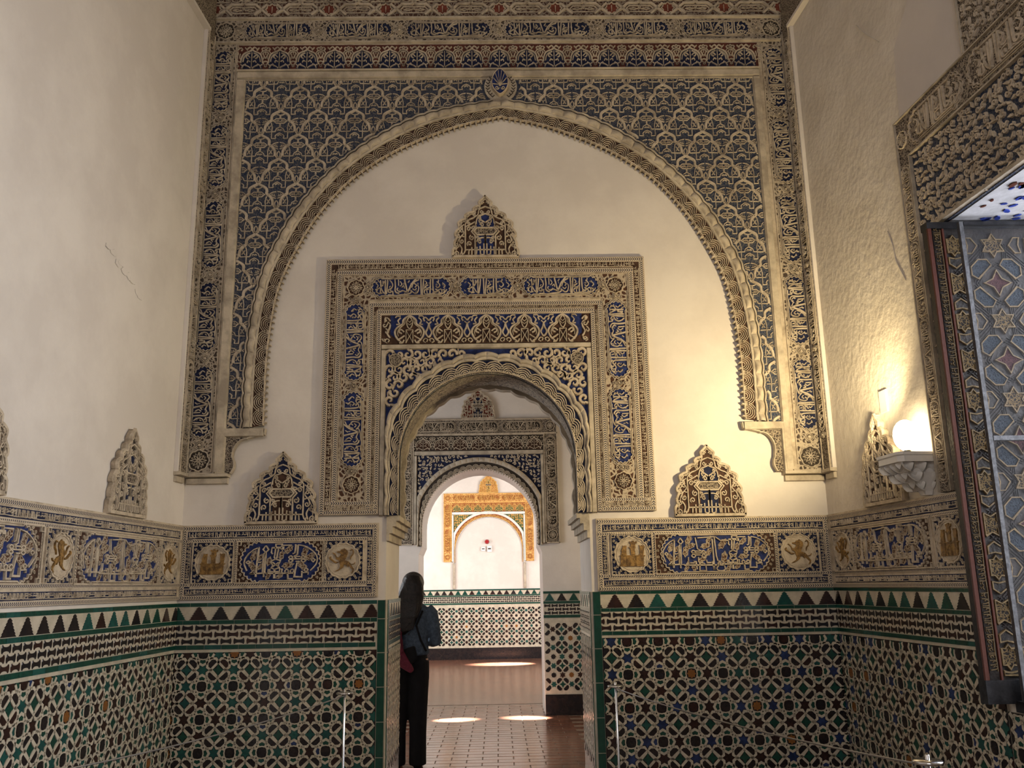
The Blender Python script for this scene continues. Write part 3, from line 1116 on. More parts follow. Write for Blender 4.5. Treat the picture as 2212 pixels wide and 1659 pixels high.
def kufic_cart(w, h, long, ground='blue', m='stucco'):
    key = ('k', round(w, 3), round(h, 3), long, ground, m)
    if key in CART:
        return CART[key]
    pan, let = MB(m), MB(m)
    out = lobed(w, h, 13, .05)
    pan.plate(out, 0, .002, ground)
    pan.ribbon(out, .009, 0, .012, m, True)
    # spandrel corners with red scrolls, frame and corner knots
    fw, fh = w * 1.105, h * 1.04
    pan.box(-fw / 2, -fh / 2, fw / 2, fh / 2, -.002, 0, 'brown')
    pan.ribbon([(-fw / 2, -fh / 2), (fw / 2, -fh / 2), (fw / 2, fh / 2), (-fw / 2, fh / 2)], .009, -.002, .010, m, True)
    for sx in (1, -1):
        for sy in (1, -1):
            cx, cy = sx * (fw / 2 - .016), sy * (fh / 2 - .016)
            pan.ribbon([(cx - .013, cy - .013), (cx + .013, cy - .013), (cx + .013, cy + .013), (cx - .013, cy + .013)], .007, 0, .011, m, True)
            q = random.Random(5)
            for k in range(7):
                t = (k + .5) / 7 * PI / 2
                R = h / 2 * 1.08
                x, y = sx * (w / 2 - h / 2 + R * math.cos(t) + .012), sy * (R * math.sin(t) + .006)
                if abs(x) < fw / 2 - .012 and abs(y) < fh / 2 - .010:
                    pan.ribbon(spiral(x, y, .011, q.uniform(0, 6), 1.1, q.choice((1, -1)), 8), .0055, 0, .008, m)
    if not long:
        k = w / 1690
        tfs = [(KUF, KLEAF, lambda p: ((p[0] - 965) * k, -(p[1] - 770) * h * .96 / 1060), 1.0)]
    else:
        kx = w / 1930
        ky = h * .96 / 760
        L = [s for s in KUF if max(q[0] for q in P(s.split(' ', 1)[1].lstrip('-o') if s[0] == 'w' else s.lstrip('-o'))) < 725]
        R = [s for s in KUF if min(q[0] for q in P(s.split(' ', 1)[1].lstrip('-o') if s[0] == 'w' else s.lstrip('-o'))) > 600 and s not in L]
        tfs = [(L, [a for a in KLEAF if a[0] < 600], lambda p: ((110 + (p[0] - 200) * .72 - 1050) * kx, -(60 + (p[1] - 240) * .72 - 445) * ky), .72),
               (R, [a for a in KLEAF if a[0] > 800], lambda p: ((1360 + (p[0] - 870) * .72 - 1050) * kx, -(60 + (p[1] - 240) * .72 - 445) * ky), .72),
               (KMID, [(580, 170, 70, 1), (520, 400, 75, 1.4), (620, 290, 60, .4), (880, 290, 70, .3), (940, 170, 55, 1), (1180, 260, 80, .9), (1200, 540, 80, 1.4), (810, 570, 60, .5), (930, 420, 60, 1), (520, 750, 50, 1), (1270, 750, 55, 1), (650, 750, 45, 2)],
                lambda p: ((p[0] - 1050) * kx, -(p[1] - 445) * ky), 1.0)]
    for st, lf, tf, sc in tfs:
        draw(let, st, tf, .0105, .002, .015, m, 3)
        for x, y, r, a in lf:
            c = tf((x, y))
            rr = r * k if not long else r * kx * sc
            ca, sa = math.cos(a), math.sin(a)
            pts = []
            for i in range(20):
                b = 2 * PI * i / 20
                q = rr * (1 + .16 * math.cos(6 * b))
                X, Y = q * math.cos(b) * 1.25, q * math.sin(b) * .62
                pts.append((c[0] + X * ca - Y * sa, c[1] + X * sa + Y * ca))
            pan.plate(pts, .001, .008, 'brown_carved')
            pan.ribbon(pts, .0035, .002, .009, m, True)
    CART[key] = (pan.mesh('kufic_panel'), let.mesh('lettering'))
    return CART[key]


CASTLE = ['200,1240 250,1170 260,965 230,950 235,928 300,928 300,905 340,905 340,928 600,928 600,905 640,905 640,928 780,928 780,905 820,905 820,928 960,928 960,950 920,970 905,1200 940,1240',
          '270,930 300,820 280,815 330,690 318,655 350,655 350,672 385,672 385,655 420,655 420,672 450,655 440,700 432,820 432,930',
          '560,920 540,740 508,730 512,690 550,690 560,605 528,590 525,540 565,540 565,560 600,560 600,520 660,520 660,560 700,560 700,540 742,540 735,600 692,610 692,690 700,700 690,745 672,760 682,920',
          '810,930 805,690 790,650 822,650 822,668 860,668 860,650 900,650 900,668 945,650 932,810 912,930']
LION = ['560,880 540,800 470,770 430,650 360,600 370,575 440,610 480,700 520,720 560,690 600,640 580,600 490,580 490,545 580,540 600,500 680,480 690,455 720,480 790,530 805,600 770,700 720,800 830,840 890,900 900,940 990,1050 980,1110 930,1170 910,1150 950,1080 870,1000 840,960 810,1000 780,970 760,940 700,930 680,1000 600,1060 500,1110 430,1115 560,1040 590,960 570,900']


def roundel(parent, fr, u, v, r, emblem, lift, worn=False, flip=1):
    key = ('roundel', round(r, 3))
    if key not in CART:
        mb = MB('stucco')
        hw = r * 1.16
        mb.box(-hw, -hw, hw, hw, -.002, 0, 'dark_blue')
        mb.ribbon([(-hw, -hw), (hw, -hw), (hw, hw), (-hw, hw)], .008, -.002, .010, 'stucco', True)
        q = random.Random(3)
        for sx in (1, -1):
            for sy in (1, -1):
                cx, cy = sx * (hw - .015), sy * (hw - .015)
                mb.ribbon([(cx - .012, cy - .012), (cx + .012, cy - .012), (cx + .012, cy + .012), (cx - .012, cy + .012)], .0065, 0, .011, 'stucco', True)
                for k in range(6):
                    t = (k + .5) / 6 * PI / 2
                    x, y = sx * r * 1.10 * math.cos(t), sy * r * 1.10 * math.sin(t)
                    mb.ribbon(spiral(x, y, r * .085, q.uniform(0, 6), 1.2, 1, 8), .0052, 0, .008, 'stucco')
                    if k in (2, 3):
                        x, y = x * 1.14, y * 1.14
                        mb.ribbon(spiral(x, y, r * .08, q.uniform(0, 6), 1.2, -1, 8), .0052, 0, .008, 'stucco')
        out = []
        for i in range(96):
            a = 2 * PI * i / 96
            rr = r * (.94 + .06 * abs(math.sin(8 * a)))
            out.append((rr * math.cos(a), rr * math.sin(a)))
        mb.plate(out, 0, .006, 'stucco')
        mb.ribbon(out, .011, .004, .014, 'stucco', True)
        mb.ribbon(circle(0, 0, r * .86, 40), .006, .005, .010, 'stucco', True)
        CART[key] = mb.mesh('roundel')
    o = obj('roundel', CART[key], fr.at(u, v, lift), parent)
    if emblem == 'blank':
        return o
    key = ('emblem', emblem, round(r, 3), worn)
    if key not in CART:
        mb = MB('gold_paint')
        if emblem == 'castle':
            tf = T(590, 905, r / 500)
            for s in CASTLE:
                mb.plate([tf(p) for p in P(s)], .005, .014, 'gold_paint', .0006)
            draw(mb, ['w6 -440,960 440,1230', 'w6 -700,960 700,1230', 'w6 -235,948 960,948', 'w5 -530,1220 530,1100 600,1010 670,1100 670,1220'], tf, .005, .012, .017, 'gold_paint')
        else:
            tf = T(655, 810, r / 500)
            for s in LION:
                mb.plate([tf(p) for p in P(s)], .005, .014, 'gold_paint', .0006)
            draw(mb, ['w13 540,850 450,860 350,790 290,740 320,690', 'w9 870,790 890,700 940,640 950,560 920,500 860,530', 'w6 880,930 980,910 1010,860', 'w8 600,560 660,520 700,600 660,680'], tf, .006, .006, .016, 'gold_paint', taper=.4)
        CART[key] = mb.mesh('emblem')
    M = fr.at(u, v, lift, 0, flip)
    obj('emblem', CART[key], M, o, 'gilded ' + emblem + ' in low relief')
    return o


def frieze(label, fr, u0, u1, zb, zt, items, dividers=(), ends=(True, True)):
    t = thing('stucco_frieze', fr.at(u0, zb), label, 'frieze')
    H = .02
    mb = MB('stucco')
    mb.box(u0, zb, u1, zt, 0, H, 'stucco')
    for z0, z1 in ((zt - .098, zt - .046), (zb + .031, zb + .074)):
        mb.box(u0 + .045, z0, u1 - .045, z1, H, H + .001, 'dark_blue')
    obj('frieze_bed', mb, fr.at(0, 0), t)
    e0, e1 = (u0 + .012 if ends[0] else u0), (u1 - .012 if ends[1] else u1)
    s = MB('rope')
    f0, f1 = zb + .092, zt - .106                  # edges of the inner rope frame
    for (a, b, c, d) in ((e0, zt - .036, e1, zt - .010), (e0, zb + .002, e1, zb + .026), (e0, f1 - .026 + .004, e1, f1 + .002), (e0, f0, e1, f0 + .026)):
        s.strip(a, b, c, d, H, H + .0052, 'rope')
    for side, on in zip((u0, u1), ends):
        if on:
            a = side + (.012 if side == u0 else -.036)
            s.strip(a, zb + .026, a + .024, zt - .036, H, H + .004, 'rope')
            c = side + (.040 if side == u0 else -.080)
            s.box(c, zb + .08, c + .040, zt - .10, H, H + .001, 'dark_blue')
            mini_run(t, fr, c, zb + .09, c + .040, zt - .11, H + .001)
    obj('rope_border', s, fr.at(0, 0), t)
    mini_run(t, fr, u0 + .05, zt - .096, u1 - .05, zt - .048, H + .001)
    mini_run(t, fr, u0 + .05, zb + .033, u1 - .05, zb + .072, H + .001)
    vc = (f0 + f1) / 2
    for it in items:
        if it[0] == 'r':
            roundel(t, fr, it[1], vc + .003, it[2], it[3], H + .002, flip=it[4] if len(it) > 4 else 1)
        else:
            a, b = kufic_cart(it[2] - it[1], f1 - f0 - .046, it[3])
            M = fr.at((it[1] + it[2]) / 2, vc + .003, H + .002)
            o = obj('kufic_panel', a, M, t)
            obj('lettering', b, M, o)
    for k in dividers:
        d = MB('rope')
        d.strip(k - .011, f0 + .026, k + .011, f1 - .022, H, H + .004, 'rope')
        obj('rope_divider', d, fr.at(0, 0), t)
    return t


frieze('narrower frieze on the end wall left of the doorway, with castle and lion', BACK, -2.325, -.883, 1.53, 2.062,
       [('r', -2.087, .127, 'castle'), ('k', -1.885, -1.305, False), ('r', -1.140, .127, 'lion')], (-1.918, -1.272))
frieze('wider stucco frieze on the end wall right of the doorway, over blue star tiles', BACK, .725, 2.46, 1.545, 2.069,
       [('r', .982, .130, 'castle'), ('k', 1.198, 2.0, True), ('r', 2.214, .130, 'lion')], (1.15, 2.05))
frieze('pale stucco frieze along the left wall above its tiles', LEFT, -3.6, -.03, 1.53, 2.062,
       [('r', -.255, .127, 'lion', -1), ('k', -1.475, -.445, True), ('r', -1.69, .127, 'lion', -1), ('k', -2.98, -1.93, True)], (-.415, -1.51, -1.87), (False, False))
frieze('stucco frieze along the right wall below the lamp bracket', RIGHT, .03, 1.90, 1.545, 2.069,
       [('r', .25, .127, 'lion'), ('k', .44, 1.36, True), ('r', 1.60, .127, 'castle')], (.41, 1.40, 1.80), (False, True))


# ------------------------------------------------------------------ gable plaques
GAB = '830,70 750,160 672,232 690,322 600,350 532,402 532,490 440,502 332,562 332,660 250,690 162,752 182,850 200,870 92,1000 92,1080 132,1112 70,1250 82,1340 104,1372 30,1432 30,1612'
GST = ['w14 -822,885 620,885 540,975 620,1062 822,1062', 'w13 -330,800 330,1450 300,1530 265,1560 250,1510', 'w12 -340,862 570,742 600,862 480,980 570,1082 570,1565', 'w12 610,1240 640,1182 720,1142 790,1140',
       'w16 -822,1062 822,1300', 'w13 -786,1290 786,1540', 'w12 -822,880 822,762 650,640', 'w12 600,790 612,690 660,592 740,562 822,528', 'w12 -345,1442 822,1442', 'w12 -420,1442 412,1562', 'w12 -490,1382 490,1565',
       'w12 -610,1402 602,1562', 'w12 -690,1352 700,1565', 'w10 700,1540 750,1570 800,1540', 'w10 -560,1385 640,1385', 'w10 330,1108 280,1108 250,1090', 'w13 -300,1600 822,1600', 'w12 822,350 700,400 660,470 640,560 520,640 420,680 330,790',
       'w10 300,800 220,900 300,1010 210,1120 180,1220', 'w12 180,1300 250,1420 210,1560']
GSP = [(720, 720, 62, 2, 1), (740, 815, 55, 3, -1), (420, 915, 62, 0, 1), (520, 870, 48, 1, -1), (492, 1135, 70, 2, 1), (432, 1285, 66, 4, -1), (250, 962, 56, 1, 1), (242, 1222, 60, 3, 1), (740, 482, 50, 0, -1), (420, 762, 42, 2, 1),
       (112, 1530, 72, 5, 1), (742, 250, 52, 0, 1), (560, 560, 40, 2, 1), (640, 1130, 40, 2, 1), (690, 1240, 50, 1, 1), (700, 640, 36, 1, 1), (160, 1060, 36, 2, 1), (590, 430, 34, 0, 1), (400, 580, 36, 0, 1), (230, 760, 36, 1, 1)]


def plaque_mesh(key, ground, centre, m):
    if ('gab', key) in CART:
        return CART[('gab', key)]
    k = .525 / 1560
    tf = lambda p: ((p[0] - 822) * k, (1620 - p[1]) * k)
    half = [tf(p) for p in P(GAB)]
    half = cr(half, 3)
    out = half + [(-x, y) for x, y in reversed(half)][0:]
    bed = MB(m)
    bed.plate(out, 0, .036, ground, 0, m)
    rim = MB(m)
    rim.ribbon(half, .024, .034, .050, m)
    rim.ribbon([(-x, y) for x, y in half], .024, .034, .050, m)
    inn = [(x * .90, .012 + y * .93) for x, y in half]
    rim.ribbon(inn, .007, .036, .047, m)
    rim.ribbon([(-x, y) for x, y in inn], .007, .036, .047, m)
    for i in range(5, len(half) - 3, 6):         # curled leaf tips along the edge
        for sgn in (1, -1):
            x, y = half[i]
            rim.ribbon(spiral(sgn * x * .95, .006 + y * .965, .018, i, 1.0, sgn, 8), .0085, .036, .049, m)
    bed.plate([tf(p) for p in P('600,885 612,690 660,592 740,562 822,528 904,562 984,592 1032,690 1044,885')], .036, .037, centre)
    bed.plate([tf(p) for p in P('620,1062 620,1600 1024,1600 1024,1062')], .036, .037, centre)
    bed.plate([tf(p) for p in P('620,895 550,975 620,1052 1024,1052 1094,975 1024,895')], .036, .037, 'umber_carved')
    orn = MB(m)
    for fl in (1, -1):
        tg = (lambda p: ((p[0] - 822) * k, (1620 - p[1]) * k)) if fl == 1 else (lambda p: (-(p[0] - 822) * k, (1620 - p[1]) * k))
        draw(orn, GST, tg, .008, .036, .048, m, 3)
        for x, y, r, a, s in GSP:
            c = tg((x, y))
            orn.ribbon(spiral(c[0], c[1], r * k, a if fl == 1 else PI - a, 1.2, s * fl, 9), .0100, .036, .046, m)
    base = MB(m)
    base.box(-.272, -.006, .272, .014, 0, .05, m)
    CART[('gab', key)] = (bed.mesh('plaque_bed'), rim.mesh('rim'), orn.mesh('carved_ornament'), base.mesh('base_strip'))
    return CART[('gab', key)]


def plaque(label, fr, u, v, w=.52, h=.525, ground='brown', centre='blue', m='stucco'):
    t = thing('gable_plaque', fr.at(u, v), label, 'plaque', 'gable shaped stucco plaques')
    M = fr.at(u, v, 0, 0, w / .53, h / .525)
    for nm, me in zip(('plaque_bed', 'rim', 'carved_ornament', 'base_strip'), plaque_mesh((ground, centre, m), ground, centre, m)):
        obj(nm, me, M, t)
    return t


plaque('gable plaque with dark blue ground standing on the frieze left of the doorway', BACK, -1.602, 2.07, .515, .53, 'dark_blue', 'brown')
plaque('gable plaque with reddish edges standing on the frieze right of the doorway', BACK, 1.580, 2.078, .515, .53, 'brown', 'dark_blue')
plaque('red and blue gable plaque crowning the surround of the near doorway', BACK, -.074, 4.132, .51, .525, 'brown', 'blue')
plaque('slender looking gable plaque on the left wall near the corner', LEFT, -.96, 2.068, .48, .555, 'umber', 'dark_blue')
plaque('gable plaque cut by the left edge of the picture', LEFT, -2.52, 2.068, .48, .555, 'umber', 'dark_blue')
plaque('gable plaque on the right wall behind the lamp bracket', RIGHT, .925, 2.075, .49, .585, 'brown', 'umber')
plaque('small red gable plaque over the second doorway', MID, -.252, 3.774, .44, .42, 'red', 'dark_blue')
plaque('golden gable plaque over the far niche', FAR, -.215, 3.670, .43, .44, 'gold_carved', 'green_gold_carved', 'gold_stucco')


# ------------------------------------------------------------------ the great blind arch with its rectangular frame
AX = .065
_in = [(0, 5.355), (.39, 5.262), (.85, 5.062), (1.2, 4.82), (1.45, 4.535), (1.61, 4.262), (1.745, 3.95), (1.80, 3.67), (1.83, 3.3), (1.83, 2.80)]
_out = [(0, 5.507), (.13, 5.497), (.638, 5.391), (1.08, 5.156), (1.398, 4.887), (1.655, 4.565), (1.80, 4.294), (1.905, 4.027), (1.975, 3.646), (2.0, 3.263), (2.0, 2.775)]


def resample(pts, n):
    pts = cr(pts, 8)
    d = [0]
    for a, b in zip(pts, pts[1:]):
        d.append(d[-1] + math.hypot(b[0] - a[0], b[1] - a[1]))
    out, j = [], 0
    for i in range(n + 1):
        t = d[-1] * i / n
        while j < len(d) - 2 and d[j + 1] < t:
            j += 1
        f = (t - d[j]) / ((d[j + 1] - d[j]) or 1)
        out.append((pts[j][0] + f * (pts[j + 1][0] - pts[j][0]), pts[j][1] + f * (pts[j + 1][1] - pts[j][1])))
    return out, d[-1]


IN_S, LEN_IN = resample(_in, 400)
OUT_S, LEN_OUT = resample(_out, 400)


class Ring:
    """strip of an arch: s in metres from the crown (negative = left), w 0 outer .. 1 inner"""

    def __init__(self, outer, inner, length, cx):
        self.o, self.i, self.L, self.cx = outer, inner, length, cx

    def __call__(self, s, w):
        t = min(abs(s) / self.L, 1.0) * (len(self.o) - 1)
        k = min(int(t), len(self.o) - 2)
        f = t - k
        p = [(self.o[k][q] * (1 - f) + self.o[k + 1][q] * f) * (1 - w) + (self.i[k][q] * (1 - f) + self.i[k + 1][q] * f) * w for q in (0, 1)]
        return (self.cx + (p[0] if s >= 0 else -p[0]), p[1])


def ring_band(mb, R, w0, w1, h0, h1, m, n=160, prof=None, wob=None):
    """flat or profiled band along a ring: prof(s, t) gives extra height for t = 0..1 across"""
    k = 6 if prof else 1
    vs, fs = [], []
    for i in range(n + 1):
        s = R.L * (2 * i / n - 1)
        d = wob(s) if wob else 0
        row = [(*R(s, w0 + d), h0)]
        for j in range(k + 1):
            t = j / k
            row.append((*R(s, w0 + d + (w1 - w0) * t), h1 + (prof(s, t) if prof else 0)))
        row.append((*R(s, w1 + d), h0))
        vs += row
    c = k + 3
    for i in range(n):
        for j in range(c - 1):
            fs.append((i * c + j, i * c + j + 1, (i + 1) * c + j + 1, (i + 1) * c + j))
    mb._add(vs, [f[::-1] for f in fs], m)


def scallop(period, depth):
    return lambda s, t: depth * math.sqrt(max(0, abs(math.sin(PI * s / period)))) * math.sin(PI * min(max(t, 0), 1)) ** .6


def lace(mb, R, w0, width, n_lobes, radii, lw, h0, h1, m):
    """overlapping concentric half circles along the inner edge of a ring"""
    per = 2 * R.L / n_lobes
    for i in range(n_lobes):
        s0 = -R.L + (i + .5) * per
        for r in radii:
            pts = []
            for j in range(9):
                a = PI * j / 8
                s, w = s0 + r * math.cos(a), w0 + (1 - w0) * (1 - r * math.sin(a) / width)
                if -R.L < s < R.L:
                    pts.append(R(s, max(w, w0)))
            mb.ribbon(pts, lw, h0, h1, m, top=.8)


BIG = Ring(OUT_S, IN_S, LEN_OUT, AX)
X0, X1 = -2.333, 2.473                         # outer edges of the frame
FL, FR, FT = -2.035, 2.162, 5.700              # inner edges of the plain moulding
SPR = 2.775
big = thing('blind_arch_surround', BACK.at(AX, 2.4), 'huge carved blind arch with blue spandrels filling the end wall above the doorway', 'arch surround')
D0 = .045
bed = MB('stucco_aged')
for a, b, c, d in ((X0, 2.44, FL, 6.283), (FR, 2.40, X1, 6.283), (FL, FT, FR, 6.283)):
    bed.box(a, b, c, d, 0, D0, 'stucco_aged')
obj('frame_bed', bed, BACK.at(0, 0), big)
# painted spandrels
for sgn in (-1, 1):
    edge = [BIG(sgn * BIG.L * i / 60, .02) for i in range(61)]
    fx = FL if sgn < 0 else FR
    mb = MB('slate_carved')
    mb.plate([(AX, FT)] + edge + [(fx, SPR), (fx, FT)], 0, D0, 'slate_carved')
    obj('spandrel_ground', mb, BACK.at(0, 0), big)
# plain mouldings of the frame
mo = MB('moulding')
for (a, b, c, d) in ((-2.113, FT, 2.23, 5.768),):
    mo.box(a, b, c, d, D0, .072, 'moulding', .010)
    mo.box(a, d - .006, c, d + .014, D0, .082, 'moulding', .004)
    mo.box(FL - .004, FT - .012, FR + .004, FT, D0, .058, 'moulding', .003)
obj('frame_moulding', mo, BACK.at(0, 0), big)
for a, c, z in ((-2.113, FL, 2.44), (FR, 2.23, 2.40)):
    mo = MB('moulding')
    mo.box(a, z, c, FT, D0, .072, 'moulding', .010)
    mo.box(a + (.066 if a < 0 else .0), SPR, a + (.078 if a < 0 else .012), FT, D0, .058, 'moulding', .003)
    obj('frame_moulding', mo, BACK.at(0, 0), big)
for a, b, c, d in ((X0, 6.256, X1, 6.283), (X0, 6.030, X1, 6.056), (-2.113, 5.782, 2.23, 5.794)):
    mo = MB('moulding')
    mo.box(a, b, c, d, D0, .066, 'moulding', .006)
    obj('string_course', mo, BACK.at(0, 0), big)

# lattice of knotted arches: motif drawn on its left half about (820, 895)
SEB = ['w8 -822,850 745,850 690,895 745,945 822,945', 'w8 -812,850 812,775', 'w8 735,735 770,765 822,774', 'w24 615,905 652,880 650,820 668,770 718,732 790,692 815,665', 'w8 790,660 775,640 795,625 812,645',
       'w9 765,640 765,560 742,500', 'w9 822,510 790,560 800,620 822,640', 'w8 -812,945 812,1010', 'w8 735,1120 752,1070 790,1045 822,1018', 'w9 770,1100 800,1085 822,1100', 'w8 -550,1132 735,1125', 'w8 -665,1130 665,1270 745,1270 745,1255',
       'w9 745,1255 735,1215 775,1180 822,1155', 'w8 780,1215 822,1185', 'w8 -650,940 672,1040 665,1130', 'w24 600,925 545,1000 530,1070 532,1130', 'w8 -580,990 640,1090', 'w8 -640,1000 580,1085', 'w12 600,890 600,925 640,925',
       'w8 470,840 540,855 590,890', 'w8 590,905 540,955 470,980', 'w5 -500,890 500,940', 'w5 -530,880 530,930', 'w5 -560,885 560,925', 'w5 475,935 520,925 560,900', 'w5 -735,885 735,910', 'w5 -765,870 765,920', 'w5 -790,870 800,925', 'w5 720,905 780,900 822,915']


def z_arch(x):
    dx = abs(x - AX)
    if dx >= 2.0:
        return 0
    lo, hi = 0, len(OUT_S) - 1
    while hi - lo > 1:
        k = (lo + hi) // 2
        if OUT_S[k][0] <= dx:
            lo = k
        else:
            hi = k
    return OUT_S[lo][1]


def in_spandrel(x, z):
    return FL + .003 < x < FR - .003 and SPR < z < FT - .010 and z > z_arch(x) + .004 and math.hypot(x - AX, z - 5.62) > .155


def strokes_of(src, tf, dflt):
    for s in src:
        ww, sharp = dflt, False
        if s[0] == 'w':
            a, s = s.split(' ', 1)
            ww = float(a[1:]) / 1000
        if s[0] == '-':
            sharp, s = True, s[1:]
        pts = [tf(p) for p in P(s)]
        yield (pts if sharp else cr(pts, 3)), ww


K = .304 / 725
sebka_full = None
for sgn in (-1, 1):
    for r in range(-1, 14):
        z = 5.541 - .2157 * r
        for c in range(-1, 8):
            x = AX + sgn * (1.957 - .304 * c - (0 if r % 2 == 0 else .152))
            if sgn * (x - AX) < -.01:
                continue
            ink, keep, total = [], 0, 0
            for fl in (1, -1):
                for pts, ww in strokes_of(SEB, lambda p: (fl * (p[0] - 820) * K, -(p[1] - 895) * K), .008):
                    ink.append((pts, ww))
                    for p in pts:
                        total += 1
                        keep += in_spandrel(x + p[0], z + p[1])
            if keep == 0:
                continue
            if keep == total:
                if sebka_full is None:
                    mb = MB('stucco_aged')
                    for pts, ww in ink:
                        mb.ribbon(pts, ww, 0, .012 if ww > .015 else .009, 'stucco_aged')
                    sebka_full = mb.mesh('lattice_motif')
                me = sebka_full
            else:
                mb = MB('stucco_aged')
                for pts, ww in ink:
                    fine = []
                    for a, b in zip(pts, pts[1:]):
                        n = max(1, int(math.hypot(b[0] - a[0], b[1] - a[1]) / .012))
                        fine += [(a[0] + (b[0] - a[0]) * i / n, a[1] + (b[1] - a[1]) * i / n) for i in range(n)]
                    fine.append(pts[-1])
                    run = []
                    for p in fine + [None]:
                        if p is not None and in_spandrel(x + p[0], z + p[1]):
                            run.append(p)
                        else:
                            if len(run) > 1:
                                mb.ribbon(run, ww, 0, .012 if ww > .015 else .009, 'stucco_aged')
                            run = []
                if len(mb.f) < 4:
                    continue
                me = mb.mesh('lattice_motif')
            obj('lattice_motif', me, BACK.at(x, z, D0), big, kind=None if me is sebka_full else 'stuff')

# the arch itself: dark fillet, scalloped roll, cavetto, lace, fringe of small teeth
mb = MB('moulding')
wb = lambda s: .05 * (1 - abs(math.sin(PI * s / .108)))
ring_band(mb, BIG, .0, .075, 0, .058, 'moulding', 1040, lambda s, t: .004 * math.sin(PI * t), wb)
ring_band(mb, BIG, .075, .12, 0, .048, 'umber', 1040, None, wb)
ring_band(mb, BIG, .12, .42, 0, .058, 'moulding', 1040, scallop(.108, .026), wb)
ring_band(mb, BIG, .42, .53, 0, .056, 'moulding', 520, scallop(.108, .006))
obj('scalloped_archivolt', mb, BACK.at(0, 0), big)
mb = MB('brown')
ring_band(mb, BIG, .53, 1.0, 0, .040, 'brown')
obj('lace_ground', mb, BACK.at(0, 0), big)
mb = MB('stucco')
lace(mb, BIG, .53, .073, 58, (.022, .036, .050, .064, .078), .0050, .040, .050, 'stucco')
ring_band(mb, BIG, .985, 1.02, .02, .054, 'stucco', 200)
obj('lace_work', mb, BACK.at(0, 0), big)
mb = MB('moulding')
n = 150
for i in range(n):
    s = BIG.L * (2 * (i + .5) / n - 1)
    a, b = BIG(s - .010, 1.0), BIG(s + .010, 1.0)
    c, d = BIG(s + .005, 1.13), BIG(s - .005, 1.13)
    mb.plate([a, b, c, d], .005, .050, 'moulding', .001)
obj('fringe', mb, BACK.at(0, 0), big, kind='stuff')

# bands: small blind arcade, inscriptions, interlace
ARC = ['w12 700,1075 716,980 755,922 825,892 870,862', 'w7 735,1060 748,990 785,945 845,918', 'w8 700,1070 650,1052 615,1080 640,1105', 'w7 -870,905 870,1150', 'w8 845,990 800,950 780,985 815,1010', 'w8 850,1060 815,1040 800,1075', 'w9 720,1165 752,1108 830,1140 860,1165',
       'w9 870,862 838,822 792,852', 'w8 760,828 800,875', 'w7 575,935 600,892 655,872', 'w6 600,945 618,915 655,900', 'w7 -655,905 655,950', 'w7 625,950 655,1010', 'w8 740,1130 700,1100', 'w8 690,830 720,850 700,880', 'w7 655,820 680,840 655,860', 'w8 770,1090 790,1130', 'w7 690,930 680,990 700,1020']


def arcade_mesh(per, h, m, g1, g2):
    key = ('arc', round(per, 4), round(h, 3), m, g1)
    if key not in CART:
        mb = MB(m)
        kx, ky = per / 430, h * .95 / 375
        mb.box(-per / 2, -h / 2, per / 2, h / 2, -.002, 0, g1)
        arch = [(700, 1170), (700, 1075), (716, 980), (755, 922), (825, 892), (870, 862)]
        L = [((p[0] - 870) * kx, -(p[1] - 985) * ky) for p in arch]
        mb.plate(L + [(-x, y) for x, y in reversed(L[:-1])], 0, .001, g2)
        for fl in (1, -1):
            for pts, ww in strokes_of(ARC, lambda p: (fl * (p[0] - 870) * kx, -(p[1] - 985) * ky), .008):
                mb.ribbon(pts, ww * 1.35 * h / .235, 0, .010, m)
        mb.ribbon(circle(-per / 2 + .001, -h * .36, per * .04, 10), .005, 0, .010, m, True)
        CART[key] = mb.mesh('arcade_motif')
    return CART[key]


N = 19
per = (2.23 + 2.113) / N
for k in range(N):
    obj('arcade_motif', arcade_mesh(per, .226, 'stucco_aged', 'arcade_red', 'dark_blue'), BACK.at(-2.113 + per * (k + .5), 5.908, D0 + .001), big)

bosses = [-2.124, -1.455, -.778, .048, .888, 1.553, 2.234]
for a, b in zip(bosses, bosses[1:]):
    put_cart(big, BACK, (a + b) / 2, 6.156, b - a - .125, .145, 'dark_blue', D0, 0, 'stucco_aged')
for x in bosses:
    obj('boss', boss_mesh(.034, 'stucco_aged'), BACK.at(x, 6.156, D0), big)
for x in (-2.228, 2.362):
    obj('rosette', rosette_mesh(.078, 'stucco_aged', 'umber'), BACK.at(x, 6.156, D0), big)
zb = [6.03, 5.355, 4.685, 4.0, 3.325, 2.655]
for x, rr in ((-2.228, PI / 2), (2.362, -PI / 2)):
    for a, b in zip(zb, zb[1:]):
        put_cart(big, BACK, x, (a + b) / 2, a - b - .125, .148, 'dark_blue', D0, rr, 'stucco_aged')
    for z in zb[1:]:
        obj('boss', boss_mesh(.032, 'stucco_aged'), BACK.at(x, z, D0, PI / 2), big)
    obj('rosette', rosette_mesh(.080, 'stucco_aged', 'umber'), BACK.at(x, 2.54 if x < 0 else 2.505, D0), big)
mb = MB('stucco_aged')
for x in (-2.325, -2.130, 2.262, 2.460):
    mb.box(x - .006, 2.45, x + .006, 6.03, D0, .056, 'stucco_aged', .002)
obj('edge_fillet', mb, BACK.at(0, 0), big, kind='stuff')
mb = MB('umber_carved')
for a, b, c, d in ((-2.319, 2.45, -2.136, 6.03), (2.268, 2.41, 2.454, 6.03), (X0, 6.06, X1, 6.252)):
    mb.box(a, b, c, d, D0 - .002, D0 + .0005, 'aged_scroll')
obj('band_ground', mb, BACK.at(0, 0), big, kind='stuff')

